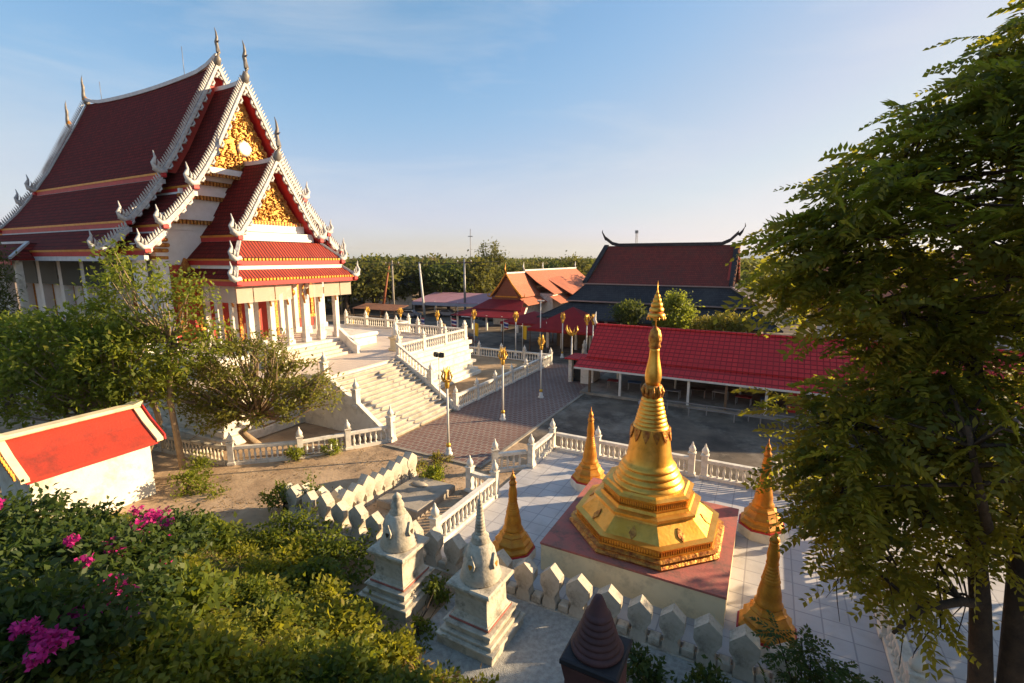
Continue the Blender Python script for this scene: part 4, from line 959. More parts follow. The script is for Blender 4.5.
# right hand hall, seen through the tree
t = thing('gabled_hall', 'tall orange roofed hall glimpsed through the big feathery tree', 'hall', W(10.5,41.5,0), TH)
rf = MB()
for q in (-1, 1): rf.sheet([(-7.6,0,9.4),(8,0,9.4)], [(-7.6,q*2.4,6.9),(8,q*2.4,6.9)], .15); rf.sheet([(-7.6,q*2.4,6.9),(8,q*2.4,6.9)], [(-7.6,q*4.2,5.4),(8,q*4.2,5.4)], .15)
obj('roof', rf, M['orange'], t); obj('wall', MB().bx(-7.0,7.5,-3.4,3.4,0,5.6).prism([(-7.0,-3.4,5.6),(-7.0,3.4,5.6),(-7.0,0,9.0)], (0,0,0), (14.5,0,0)), M['white'], t)
obj('gold_bargeboard', MB().beam((-7.7,0,9.3),(-7.7,-4.3,5.2),.1,.35).beam((-7.7,0,9.3),(-7.7,4.3,5.2),.1,.35), M['gold_paint'], t)

# ---------------------------------------------------------------- lamps, flags, poles
def lamp_post(h=4.2):
    t = thing('lamp_post', '', 'lamp post', (0,0,0), TH, 'white lamp posts with golden birds')
    obj('post', MB().lathe([(.055,.55),(.05,h-1.0)], 8), M['pole'], t)
    obj('base', MB().lathe([(.19,0),(.19,.1),(.12,.16),(.13,.28),(.075,.40)], 10), M['pole'], t); obj('base_ring', MB().lathe([(.075,.40),(.11,.46),(.11,.54),(.06,.6)], 10), M['gold_bird'], t)
    obj('collar', MB().lathe([(.06,h-1.02),(.1,h-.95),(.11,h-.75),(.06,h-.66)], 8), M['gold_bird'], t)
    g = MB()
    for k in range(4):
        th = k*math.pi/2+.4; c, s = math.cos(th), math.sin(th)
        g.tube([(0,0,h-.72),(.16*c,.16*s,h-.68),(.24*c,.24*s,h-.46),(.17*c,.17*s,h-.3),(.27*c,.27*s,h-.2)], [.04,.05,.05,.035,.015], 6)
        g.tube([(.18*c,.18*s,h-.32),(.15*c,.15*s,h-.16)], [.03,.01], 5)
        g.tube([(.1*c,.1*s,h-.62),(.08*c,.08*s,h-.3),(.14*c,.14*s,h-.02)], [.05,.05,.012], 5)
    obj('golden_bird', g, M['gold_bird'], t)
    lb = MB().lathe([(.03,h-.66),(.07,h-.58),(.07,h-.48),(.02,h-.42)], 8); obj('lantern', lb, M['pole'], t)
    return t
lp = lamp_post()
spots = [(-12.55,17.35,'lamp post with golden birds nearest the staircase foot'),(-12.7,22.8,'lamp post with golden birds standing mid walk beside the long balustrade'),(-12.65,27.8,'lamp post with golden birds at the far end of the long balustrade'),
 (-35.9,36.3,'lamp post with golden birds behind the terrace, nearest the temple porch'),(-32.3,37.1,'lamp post with golden birds seen above the guardian statue'),(-27.4,36.6,'lamp post with golden birds behind the terrace corner, beside a yellow flag'),(-24.8,38.9,'lamp post with golden birds next to the red leaved potted shrub'),(-20.45,39.2,'lamp post with golden birds in front of the flat maroon canopy'),(-16.3,40.4,'lamp post with golden birds in front of the pyramid canopy'),(-13.9,40.1,'taller paired lamp post left of the crimson roof end'),(-13.5,40.6,'second paired lamp post touching the crimson roof end')]
for i, (a, b, l) in enumerate(spots):
    o = lp if i == 0 else dup(lp, W(a, b, 0))
    o.location = W(a, b, 0); o['label'] = 'white '+l; o.rotation_euler = (0, 0, TH+i*.5)
t = thing('bird_pedestal', 'low golden bird with spread wings on a white post by the pavilion', 'statue', W(-14.4,37.8,0))
obj('post', MB().lathe([(.14,0),(.14,.2),(.07,.3),(.06,2.6)], 8), M['pole'], t)
g = MB()
for s in (-1, 1): g.tube([(0,0,2.6),(s*.3,0,2.75),(s*.5,0,3.1),(s*.45,0,3.45)], [.1,.1,.09,.02], 6); g.tube([(0,0,2.6),(s*.16,0,2.95),(s*.26,0,3.3)], [.08,.07,.02], 6)
obj('golden_bird', g, M['gold_bird'], t)
t = thing('white_statue', 'small pale standing statue on a pedestal near the hut', 'statue', W(-13.0,37.0,0)); obj('pedestal', MB().bx(-.3,.3,-.3,.3,0,1.3,.03), M['white'], t); obj('figure', MB().lathe([(.2,1.3),(.22,1.5),(.14,1.8),(.2,2.05),(.07,2.15),(.1,2.3),(.02,2.45)], 10), M['white_old'], t)
yel = mat('yellow_flag', (.75,.45,.02), (.68,.40,.02), 2, .7); fr = mat('red_cloth', (.45,.03,.04), None, 2, .7); fw = mat('white_cloth', (.75,.73,.72), None, 2, .7); fbl = mat('blue_cloth', (.03,.04,.22), None, 2, .7)
def wavy(w_, h_, z0, n=6, y0=.02):
    A = [(y0+w_*i/n, .07*math.sin(i*1.2), z0-.10*i/n*w_*3) for i in range(n+1)]; B = [(p[0]*.92, p[1], p[2]-h_) for p in A]
    m = MB(); vs = A+B+[(p[0], p[1]+.012, p[2]) for p in A+B]; k = n+1
    fs = []
    for i in range(n): fs += [(i, i+1, k+i+1, k+i), (2*k+i+1, 2*k+i, 3*k+i, 3*k+i+1)]
    fs += [(0, k, 3*k, 2*k), (n, 2*k+n, 3*k+n, k+n)]
    for i in range(n): fs += [(i+1, i, 2*k+i, 2*k+i+1), (k+i, k+i+1, 3*k+i+1, 3*k+i)]
    m.add(vs, fs); return m
def flag(a, b, kind, label, h=3.0, rz=0.0):
    t = thing('flag', label, 'flag', W(a, b, 0), TH+rz, 'flags along the road'); obj('pole', MB().lathe([(.03,0),(.025,h),(.05,h+.05),(.0,h+.1)], 6), M['pole'], t)
    if kind == 'y': obj('cloth', wavy(.42,1.25,h-.1), yel, t)
    else:
        z = h-.1
        for m_, hh in ((fr,.13),(fw,.13),(fbl,.26),(fw,.13),(fr,.13)):
            obj('stripe', wavy(.62,hh,z), m_, t); z -= hh
for i, (a, b, k, l) in enumerate([(-27.9,37.9,'y','yellow flag beside the terrace corner lamp post'),(-25.2,39.5,'y','yellow flag hanging left of the red leaved shrub'),(-20.1,39.9,'y','yellow flag between the maroon canopies'),(-29.3,41.5,'t','red white and blue striped flag on the road, left of the shrub'),(-23.4,42.2,'t','red white and blue striped flag in front of the orange hall'),(-18.6,42.0,'t','red white and blue striped flag before the pyramid canopy'),(-32.5,40.5,'t','red white and blue striped flag behind the terrace balustrade'),(-37.5,35.6,'y','yellow flag close to the temple porch columns')]):
    flag(a, b, k, l, 2.9, .3+.2*i)
t = thing('street_light', 'plain tall white street light pole near the garden corner', 'street light', W(-19.0,41.5,0)); obj('pole', MB().lathe([(.06,0),(.05,5.0)], 8), M['pole'], t); obj('head', MB().bx(-.35,.35,-.09,.09,4.98,5.08,.02), M['pole'], t)
t = thing('floodlight', 'black twin floodlight on a thin pole beside the stair rail', 'floodlight', W(-16.4,22.0,0)); t.location = W(-17.0,22.75,.4); obj('pole', MB().tube([(0,0,0),(0,0,2.9)], .03, 6), M['pole'], t)
for s in (-1, 1): obj('lamp_head', MB().box((s*.2,0,2.95), (.3,.18,.3), .3*s, .04), M['dark'], t)
def utility(X, Y, h, label, m, lean=0.0, name='utility_pole', arm=True):
    t = thing(name, label, 'pole', (X, Y, 0), 0); obj('pole', MB().tube([(0,0,0),(lean,0,h)], [.2,.13], 8), m, t)
    if arm: obj('crossarm', MB().bx(lean-1.1,lean+1.1,-.06,.06,h-.6,h-.45), M['wood'], t); 
    if arm: obj('insulator', MB().lathe([(.06,h-.45),(.09,h-.3),(.04,h-.2)], 6, (lean-1,0,0)).lathe([(.06,h-.45),(.09,h-.3),(.04,h-.2)], 6, (lean+1,0,0)), M['pole'], t)
    return t
utility(-13.6,75,8.4,'tall white pole standing by the pink carport', M['pole'], -.6, 'white_pole', False)
obj('lamp', MB().bx(-1.1,-.1,-.12,.12,8.25,8.4,.03), M['dark'], [o for o in COL.objects if o.name == 'white_pole'][0])
utility(-18.6,76,8.6,'grey utility pole beside a rust coloured leaning mast', M['conc']); utility(-7.1,73,8.9,'thin utility pole right of the tall white pole', M['metal']); utility(-27.5,78,8.6,'utility pole close to the porch eave', M['conc'])
t = thing('leaning_mast', 'rust red leaning mast among the trees', 'mast', (-20.8,77,0), 0); obj('mast', MB().tube([(0,0,0),(1.5,0,8.0)], [.25,.12], 6), mat('rust', (.30,.09,.04), None, 2, .7), t); obj('cap', MB().lathe([(.2,7.9),(.14,8.3),(.02,8.4)], 6, (1.5,0,0)), M['wood'], t)
wl = MB()
for z, x in ((8.5,-1),(8.45,1),(8.0,0)):
    pp_ = [(-70+x*.2,104,z)]
    for k in range(25): X = -62+k*2.5; pp_.append((X, 80-(X+50)*.13+x, z-.35*math.sin(math.pi*((k % 8)/8))))
    wl.tube(pp_[1:], .03, 4)
tag(obj('power_line', wl, M['dark']), 'thin overhead power lines above the tree tops', 'wires')
t = thing('radio_mast', 'thin grey lattice radio mast far behind the old hall', 'mast', (75,298,0), 0)
lm = MB()
for x, y in ((-.8,-.5),(.8,-.5),(0,.9)): lm.tube([(x,y,0),(x*.6,y*.6,25.5)], .13, 4)
for k in range(24):
    z = k*1.05; lm.tube([(-.8,-.5,z),(.8,-.5,z+1)], .06, 4); lm.tube([(.8,-.5,z),(0,.9,z+1)], .06, 4)
obj('lattice', lm, M['metal'], t); obj('antenna', MB().bx(-.9,.9,-.4,.4,23.5,25.3,.1), M['metal'], t)
for X, Y, h, l in ((-16,190,20,'thin far radio mast left of the orange hall'),(95,220,16,'thin mast far right beside the blue hills'),(112,215,13,'shorter thin mast in front of the blue hills')):
    t = thing('radio_mast', l, 'mast', (X, Y, 0), 0); obj('mast', MB().tube([(0,0,0),(0,0,h)], [.25,.12], 5), M['metal'], t); obj('crossarm', MB().bx(-.9,.9,-.1,.1,h-3,h-2.7), M['metal'], t)

#FOLIAGE BEGIN
# ---------------------------------------------------------------- foliage
def nrm(a): return a/(np.linalg.norm(a, axis=-1, keepdims=True)+1e-9)
def leaf_arrays(P, D, N, L, Wd):
    """one folded quad per leaf"""
    P, D, N = np.asarray(P), nrm(np.asarray(D)), np.asarray(N)
    Sd = nrm(np.cross(D, N)); Nn = np.cross(Sd, D)
    L = np.broadcast_to(np.asarray(L, float), (len(P),))[:, None]; Wd = np.broadcast_to(np.asarray(Wd, float), (len(P),))[:, None]
    a = P; c = P+D*L-Nn*L*.10; mid = P+D*L*.45
    b = mid+Sd*Wd*.5+Nn*Wd*.14; d = mid-Sd*Wd*.5+Nn*Wd*.14
    return np.stack([a, b, c, d], 1)
def leaf_mesh(name, quads, mats, midx=None):
    n = len(quads); v = quads.reshape(-1, 3).astype(np.float32)
    me = bpy.data.meshes.new(name); me.vertices.add(n*4); me.vertices.foreach_set('co', v.ravel())
    me.loops.add(n*4); me.loops.foreach_set('vertex_index', np.arange(n*4, dtype=np.int32))
    me.polygons.add(n); me.polygons.foreach_set('loop_start', np.arange(0, n*4, 4, dtype=np.int32)); me.polygons.foreach_set('loop_total', np.full(n, 4, np.int32))
    for m in mats: me.materials.append(m)
    if midx is not None: me.polygons.foreach_set('material_index', np.asarray(midx, np.int32))
    me.update(calc_edges=True); return me
def pinnate(P, D, L, pairs, ll, lw, droop=.25, tilt=.25, roll=.3):
    """feather leaves: P, D (n,3), L (n)"""
    n = len(P); D = nrm(D); up = np.array([0,0,1.0]); Sd = nrm(np.cross(D, up+rng.normal(0, roll, (n, 3)))); Nn = np.cross(Sd, D)
    out = []
    for j in range(pairs):
        t = (j+.8)/pairs; pos = P+D*(L*t)[:, None]; pos[:, 2] -= droop*L*t*t
        size = ll*(1-.45*abs(t-.5)*2*.8)
        for s in (-1, 1):
            d = D*(.45+.5*t)+s*Sd*.9+np.array([0,0,-tilt])+rng.normal(0, .13, (n, 3))
            out.append(leaf_arrays(pos, d, Nn+rng.normal(0, .4, (n, 3)), size*rng.uniform(.8, 1.15, n), lw*rng.uniform(.8, 1.15, n)))
    return np.concatenate(out)
def clump_leaves(ells, nclump, per, cr, ll, lw, surf=.65, upb=.5, seed=1, flat=.75):
    g = np.random.default_rng(seed); tot = sum(e[3]*e[4]*e[5] for e in ells)**1; C = []; O = []
    for e in ells:
        k = max(1, int(nclump*(e[3]*e[4]*e[5])/tot)); u = nrm(g.normal(0, 1, (k, 3))); r = g.uniform(surf, 1, (k, 1))**.6
        rr = r*g.uniform(.72, 1.1, (k, 1)); C.append(np.array(e[:3])+u*rr*np.array(e[3:6])); O.append(u)
    C = np.concatenate(C); O = np.concatenate(O); k = len(C)
    cs = g.uniform(.6, 1.35, k)
    P = np.repeat(C, per, 0)+g.normal(0, 1, (k*per, 3))*np.repeat(cs, per)[:, None]*cr*np.array([.55,.55,.55*flat]); O2 = np.repeat(O, per, 0)
    D = O2*.6+g.normal(0, .7, (k*per, 3)); N = np.array([0,0,1.0])*upb+O2*.4+g.normal(0, .45, (k*per, 3))
    return leaf_arrays(P, D, N, ll*g.uniform(.6, 1.25, k*per), lw*g.uniform(.7, 1.2, k*per)), C
def limbs(base, fork, C, r0, g, frac=.5, wob=.15, n=5):
    m = MB(); base = np.array(base, float); fork = np.array(fork, float)
    m.tube([base-np.array([0,0,.4]), base, base*.45+fork*.55+np.array([g.normal(0,wob),g.normal(0,wob),0]), fork], [r0*1.4, r0*1.15, r0*.9, r0*.75], 8)
    for c in C:
        if g.random() > frac: continue
        mid = fork*.5+c*.5+g.normal(0, wob, 3)+np.array([0,0,-.1*np.linalg.norm(c-fork)])
        m.tube([fork, mid, c], [r0*.42, r0*.24, r0*.06], n)
    return m
LM = {}
LM['big'] = leafmat('dark_compound_leaf', (.034,.056,.011), (.10,.125,.02), (.66,.60,.04), .5, .5, (.34,.28,.04))
LM['left'] = leafmat('olive_leaf', (.070,.105,.018), (.17,.20,.03), (.55,.60,.05), .52, .5, (.22,.19,.04))
LM['frangi'] = leafmat('frangipani_leaf', (.085,.105,.024), (.20,.20,.04), (.55,.52,.07), .5, .4, (.26,.19,.05))
LM['forest1'] = leafmat('forest_leaf', (.026,.042,.012), (.085,.115,.026), (.30,.34,.04), .38, .6)
LM['forest3'] = leafmat('forest_leaf_dry', (.085,.075,.025), (.16,.125,.045), (.25,.2,.05), .25, .6)
LM['forest2'] = leafmat('forest_leaf_olive', (.05,.06,.016), (.13,.135,.034), (.36,.34,.06), .38, .6)
LM['cover1'] = leafmat('yellow_green_weed', (.12,.145,.014), (.26,.25,.03), (.60,.56,.03), .5, .5, (.30,.25,.05))
LM['cover2'] = leafmat('green_weed', (.055,.085,.014), (.125,.155,.022), (.40,.44,.03), .45, .5)
LM['cover3'] = leafmat('dry_weed', (.13,.085,.035), (.24,.16,.065), (.3,.2,.06), .25, .8)
LM['boug'] = leafmat('bougainvillea_leaf', (.025,.05,.013), (.065,.095,.02), (.20,.26,.03), .35, .5)
LM['flower'] = leafmat('magenta_bract', (.42,.015,.16), (.62,.035,.27), (.8,.06,.4), .4, .6)
LM['redleaf'] = leafmat('red_leaf', (.16,.03,.02), (.28,.07,.03), (.4,.1,.04), .3, .6)
LM['yellowleaf'] = leafmat('yellow_green_leaf', (.10,.12,.02), (.24,.21,.04), (.5,.42,.05), .45, .5, (.34,.24,.06))

# the big tree at right -------------------------------------------------
t = thing('feather_leaf_tree', 'big dark feathery leaved tree with twin trunks beside the tiled court', 'tree', (0,0,0), 0)
TL = [[(9.04,8.0,-.3),(8.95,8.0,1.0),(8.78,8.1,2.6),(8.57,8.2,3.86),(8.4,8.5,4.9),(8.6,8.8,7.0),(9.3,9.0,9.5),(9.8,9.0,12.4)],
      [(9.45,7.75,-.3),(9.33,7.8,1.2),(9.25,7.95,3.4),(9.8,8.3,5.6),(10.8,8.9,9.0),(11.5,9,12)],
      [(8.4,8.5,4.9),(7.4,8.5,5.6),(6.6,8.6,5.9),(6.0,8.6,6.1)],[(8.6,8.8,7.0),(7.6,8.9,7.8),(6.4,9.0,8.4),(5.1,9.2,9.1)],
      [(9.0,8.9,8.6),(8.0,9.1,9.6),(7.5,9.1,10.1),(7.2,9.0,10.4)],[(8.52,8.25,4.1),(7.6,8.2,4.3),(6.6,8.3,4.5),(5.4,8.4,4.6)],
      [(8.78,8.1,2.6),(8.1,7.8,2.9),(7.2,7.6,2.9),(6.6,7.4,2.6)],[(9.3,9,9.5),(8.9,9.0,10.3),(8.6,8.8,11.0)],[(9.25,8,3.4),(10.3,8.3,4.5),(11.5,8.6,6.0),(13,8.8,7.5)],
      [(8.4,8.5,4.9),(7.9,9.3,6.0),(7.2,10.0,7.2),(6.5,10.4,8.2)],[(8.57,8.2,3.86),(7.9,7.4,4.6),(7.1,6.9,5.6),(6.6,6.7,6.6)]]
TR = [(.22,.19,.16,.145,.13,.11,.08,.04),(.25,.22,.19,.16,.11,.05)]+[(.10,.08,.06,.03)]*9
b_ = MB()
for p, r in zip(TL, TR): b_.tube(p, r, 9)
nodes = np.concatenate([np.array([np.array(p[i])*(1-f)+np.array(p[i+1])*f for i in range(len(p)-1) for f in (0,.33,.67)]) for p in TL])
zt = [1.6,2.3,2.9,3.8,4.9,6.3,6.8,7.2,7.6,8.1,8.7,9.3,10.1,11.1,12.0,13.0,14.5]; xt = [8.0,7.0,6.4,5.5,4.9,4.9,5.6,6.1,5.9,4.7,4.35,4.35,4.8,5.9,6.9,8.3,9.9]
CL = []
gb_ = np.random.default_rng(11)
while len(CL) < 640:
    z = 2.0+11.3*gb_.random()**.85; x0 = np.interp(z, zt, xt)+.75
    x = x0+(14.5-x0)*gb_.random()**1.25; y = gb_.uniform(6.5, 9.5)
    if z < 3.6 and gb_.random() > .40: continue
    if z < 5.4: y = gb_.uniform(7.7, 9.6)
    if z < 4.4 and gb_.random() > .8: continue
    if x < x0+.8: y = gb_.uniform(7.4, 9.2)
    CL.append((x, y, z))
for z in np.linspace(2.6, 13.2, 30):                                  # branch tips along the left outline
    x0 = np.interp(z, zt, xt); CL.append((x0+gb_.uniform(.55, .95), gb_.uniform(7.8, 9.0), z+gb_.normal(0, .12)))
CL = np.array(CL)
tw = MB(); FP = []; FD = []; FL = []
axis = np.array([9.6, 8.6])
for c in CL:
    k = np.argmin(np.linalg.norm((nodes-c)*np.array([1,1,1.6]), axis=1)); q = nodes[k]
    mid = q*.45+c*.55+gb_.normal(0, .12, 3)+np.array([0,0,.08]); tw.tube([q, mid, c], [.045, .028, .012], 4)
    nf = 8 if c[2] > 4.5 else 7
    rad = np.array([c[0]-axis[0], c[1]-axis[1]]); rad /= np.linalg.norm(rad)+.3; a0 = math.atan2(rad[1], rad[0])
    for i in range(nf):
        th = a0+gb_.normal(0, 1.15); d = np.array([math.cos(th), math.sin(th), gb_.uniform(-.45, .5)])
        FP.append(c+gb_.normal(0, .16, 3)); FD.append(d); FL.append(gb_.uniform(.55, 1.15))
FP = np.array(FP); FD = np.array(FD); FL = np.array(FL)
obj('trunk', b_, M['bark'], t); obj('twigs', tw, M['bark'], t)
obj('crown', leaf_mesh('crown', pinnate(FP, FD, FL, 11, .185*np.random.default_rng(3).choice([.7,.9,1.1,1.3], len(FP)), .078, .38, .28, .55), [LM['big']]), None, t)
# bare hanging twigs below the crown
hb_ = MB()
for k in range(26):
    x = gb_.uniform(6.2, 9.4); y = gb_.uniform(7.6, 9.2); z = gb_.uniform(2.6, 4.2); p = [(x, y, z)]
    for i in range(4): x += gb_.normal(0, .16); y += gb_.normal(0, .1); z -= gb_.uniform(.15, .4); p.append((x, y, z))
    hb_.tube(p, [.022, .018, .014, .01, .006], 4)
obj('hanging_twigs', hb_, M['bark'], t)

def tree(name, label, cat, base, fork, ells, nclump, per, cr, ll, lw, lm, r0, seed, bark='bark', frac=.5, group=None, surf=.65, stems=None, flat=.75, wob=.15, sprays=0):
    t = thing(name, label, cat, base, 0, group); B = np.array(base); g = np.random.default_rng(seed)
    q, C = clump_leaves([(e[0]-B[0], e[1]-B[1], e[2]-B[2])+tuple(e[3:]) for e in ells], nclump, per, cr, ll, lw, surf, .5, seed, flat)
    o = limbs((0,0,0), np.array(fork)-B, C, r0, g, frac, wob)
    for k in range(sprays):
        c = C[g.integers(len(C))]; u = nrm(c-(np.array(fork)-B)); p = c-u*.25; d = u+g.normal(0, .5, 3); d[2] += .25
        o.tube([(np.array(fork)-B)*.5+c*.5 if k % 3 == 0 else p-u*.4, p+g.normal(0, .06, 3), p+d*.55], [.035, .026, .012], 4)
    for st in (stems or []): o.tube([np.array(p)-B for p in st], [r0*.9*(1-.2*i) for i in range(len(st))], 7)
    obj('trunk', o, M[bark], t); obj('crown', leaf_mesh('crown', q, [lm]), None, t); return t
tree('bushy_tree', 'bushy many stemmed tree behind the small red roofed shrine', 'tree', (-17.0,19.4,0), (-16.9,19.5,2.6),
     [(-18.2,19.6,5.0,2.6,2.0,1.7),(-15.8,19.2,4.9,2.0,1.6,1.5),(-20.8,20,5.2,1.8,1.8,1.6),(-16.2,19.8,3.5,2.3,1.6,.8),(-20.0,19.6,3.4,2.2,1.6,1.0),(-17.2,19.4,6.3,1.5,1.3,.9)], 300, 60, .62, .25, .12, LM['left'], .16, 3, 'bark_pale', .4,
     stems=[[(-18.2,19.4,-.3),(-18.4,19.4,1.6),(-19.2,19.6,4.0)],[(-16.2,19.2,-.3),(-15.6,19.2,1.5),(-15.9,19.2,4.2)],[(-16.6,19.3,-.3),(-17.6,19.5,2.0),(-18.0,19.5,4.5)],[(-15.6,19.0,-.3),(-14.6,19.2,2.3),(-15.0,19.2,4.5)]])
tree('slender_tree', 'tall slender open tree with pale trunk between shrine and temple', 'tree', (-14.3,19.8,0), (-14.05,19.6,5.6),
     [(-15.2,19.6,8.5,1.3,1.0,1.0),(-16.3,19.6,7.5,1.0,.8,.9),(-13.2,19.4,7.9,1.1,.9,1.0),(-12.5,19.2,6.4,1.0,.9,.9),(-14.8,19.4,6.6,1.1,.9,.8),(-13.2,19.2,5.2,1.3,1.0,.8),(-16.6,19.5,6.2,.8,.7,.6),(-16.0,19.6,9.2,.6,.6,.4)], 92, 36, .5, .22, .11, LM['left'], .12, 5, 'bark_pale', .5, surf=.35)
tree('frangipani_tree', 'spreading frangipani tree with tangled pale branches in front of the temple podium', 'tree', W(-21.4,13.9,0), W(-21.3,14.0,1.5),
     [(-11.9,21.2,4.2,2.5,1.8,1.5),(-14.0,20.9,3.3,1.5,1.3,1.1),(-9.8,21.4,3.6,1.7,1.3,1.1),(-8.6,21.5,2.9,1.1,.9,.8),(-11.6,20.7,2.5,2.6,1.2,.9),(-13.6,20.6,2.2,1.2,.9,.7)], 230, 40, .42, .20, .09, LM['frangi'], .2, 8, 'bark_pale', .3, surf=.5, wob=.3, sprays=320)
tree('conifer_tree', 'dark narrow conifer beside the far end of the temple roof', 'tree', (-29.5,27.4,0), (-29.5,27.4,6), [(-29.8,27.4,6.5,1.0,1.0,4.2),(-29.9,27.4,10.2,.5,.5,1.8)], 110, 60, .6, .3, .07, LM['forest1'], .25, 9, frac=.3)
tree('small_round_tree', 'small round green tree between the crimson roof and the black roofed hall', 'tree', W(-7.0,41.8,0), W(-7.0,41.8,2.5), [(*W(-7.0,41.8,4.2),1.4,1.3,1.6),(*W(-6.9,41.8,5.7),.6,.6,.5)], 90, 60, .55, .26, .13, LM['left'], .13, 12, frac=.3)
tree('yellow_green_shrub', 'low wide yellow green shrub above the crimson roof, right of the round tree', 'shrub', W(-3.0,41.4,0), W(-3.0,41.4,2.0), [(*W(-3.0,41.4,3.6),1.3,1.0,.8),(*W(-4.4,41.4,3.5),.9,.8,.7),(*W(-1.9,41.4,3.9),.8,.8,.7)], 80, 50, .5, .26, .13, LM['yellowleaf'], .1, 13, frac=.3)
tree('green_shrub', 'dark green shrub left of the golden spire behind the crimson roof', 'shrub', W(-11.3,44,0), W(-11.3,44,2.0), [(*W(-11.3,44,4.0),1.3,1.0,1.0)], 50, 50, .5, .28, .13, LM['forest1'], .1, 14, frac=.3)
tree('tall_airy_tree', 'tall airy tree standing above the others left of the orange hall', 'tree', (-4.3,92,0), (-4.3,92,6), [(-4.3,92,10.2,1.6,1.6,1.6),(-3.2,92,8.6,2.4,2,1.2),(-5.6,92,7.6,2,2,1.4),(-4,92,5.6,2.8,2.5,1.6)], 90, 40, .9, .5, .25, LM['forest2'], .3, 15, frac=.5)
tree('bushy_tree', 'leafy tree standing on the slope beside the big feathery tree', 'tree', (17.2,11.6,0), (17.2,11.6,1.8), [(17.2,11.6,3.8,2.4,1.6,2.2),(18.8,12.2,4.4,1.8,1.6,1.8)], 110, 40, .7, .3, .15, LM['forest2'], .22, 17, frac=.3)
def far_house(X, Y, rz, rc, label):
    t = thing('far_house', label, 'house', (X, Y, 0), rz); obj('wall', MB().bx(-4,4,-2.5,2.5,0,4.6).prism([(-4,-2.5,4.6),(-4,2.5,4.6),(-4,0,6.3)], (0,0,0), (8,0,0)), M['white'], t)
    obj('roof', MB().sheet([(-4.5,0,6.6),(4.5,0,6.6)], [(-4.5,-3.2,4.5),(4.5,-3.2,4.5)], .12).sheet([(-4.5,0,6.6),(4.5,0,6.6)], [(-4.5,3.2,4.5),(4.5,3.2,4.5)], .12), rc, t)
    for x in (-2.2, 0, 2.2): obj('window', MB().bx(x-.5,x+.5,-2.56,-2.5,2.6,3.9), M['dark'], t)
far_house(-22.5, 88, .3, mat('blue_grey_roof', (.14,.18,.26), None, 1, .6), 'far house with blue grey roof showing among the trees')
far_house(-1.5, 128, -.3, mat('rust_roof', (.30,.13,.08), None, 1, .7), 'far house with rust coloured roof showing among the trees')
far_house(62, 118, .2, mat('pale_grey_roof', (.45,.44,.43), None, 1, .6), 'far pale house beyond the old hall on the side of the hills')
# trees beyond the temple grounds: five kinds, copied
def proto(label, ells, lm, seed, nclump=70, per=26, nm='forest_tree'):
    return tree(nm, label, 'tree', (0,0,0), (0,0,2.2), ells, nclump, per, 1.15, .62, .34, lm, .25, seed, frac=.15, group='trees beyond the temple grounds')
PT = [proto('broad dark green tree beyond the temple grounds', [(0,0,4.6,3.4,3.2,2.6),(1.5,.5,5.8,2,2,1.6)], LM['forest1'], 31),
      proto('rounded olive green tree beyond the temple grounds', [(0,0,4.4,2.6,2.6,2.8)], LM['forest2'], 32),
      proto('tall narrow dark tree beyond the temple grounds', [(0,0,5.4,1.9,1.9,3.4),(.4,0,7.6,1.1,1.1,1.5)], LM['forest1'], 33),
      proto('low spreading olive tree beyond the temple grounds', [(-1.4,0,3.6,2.6,2.4,1.7),(1.6,.4,4.0,2.6,2.4,1.8)], LM['forest2'], 34),
      proto('thin yellowing tree beyond the temple grounds', [(0,0,4.6,2.2,2.2,2.6),(.8,0,6.2,1.3,1.3,1.2)], LM['forest3'], 35, 40, 24)]
gf = np.random.default_rng(77); SP = []
for D, x0, x1, n in ((82,-40,-22,5),(90,-40,-6,12),(100,-44,2,15),(116,-52,40,20),(140,-60,70,26),(170,-80,110,30)):
    for k in range(n):
        X = x0+(x1-x0)*(k+gf.uniform(.1,.9))/n; SP.append((X, D+gf.uniform(-5,5)))
SP += [(22,82),(27,86),(33,90),(38,80),(45,92),(52,86),(60,95),(30,70),(40,66),(50,70),(58,76),(-43,70),(-50,74),(-57,80),(-39,80),(-62,72)]
for k, (X, Y) in enumerate(SP):
    p = PT[k % 5]; lim = (9.0-(-2.5+gf.random()*7.0)*Y/484)
    hgt_ = (7.4, 7.3, 9.2, 6.0, 7.4)[k % 5]; s = min(1.5, lim/hgt_)*gf.uniform(.9, 1.03); s = max(s, .62)
    o = p if k < 5 else dup(p, (X, Y, 0))
    o.location = (X, Y, 0); o.rotation_euler = (0, 0, gf.uniform(0, 6.28)); o.scale = (s*gf.uniform(1.0, 1.3),)*2+(s,)
# the wood that runs to the horizon
g9 = np.random.default_rng(91); n = 2600
Yd = 190+(g9.random(n)**1.6)*1500; Xd = (g9.random(n)*2-1)*Yd*1.25; Hd = np.minimum(g9.uniform(5, 8.6, n), 9-1.0*Yd/484*g9.uniform(-1.0, 1.6, n)); Hd = np.maximum(Hd, 3.5)
P = np.repeat(np.stack([Xd, Yd, Hd*.55], 1), 22, 0)+g9.normal(0, 1, (n*22, 3))*np.repeat(np.stack([2.4+Yd*.004, 2.4+Yd*.004, Hd*.2], 1), 22, 0)
sz = np.repeat(.9+Yd*.0028, 22)
q = leaf_arrays(P, g9.normal(0, 1, P.shape)*[1,1,.4], np.array([0,0,1.0])+g9.normal(0, .6, P.shape), sz*1.3, sz)
o = obj('distant_woods', leaf_mesh('distant_woods', q, [LM['forest1'], LM['forest2']], np.repeat(g9.integers(0, 2, n), 22)), None); o['kind'] = 'stuff'

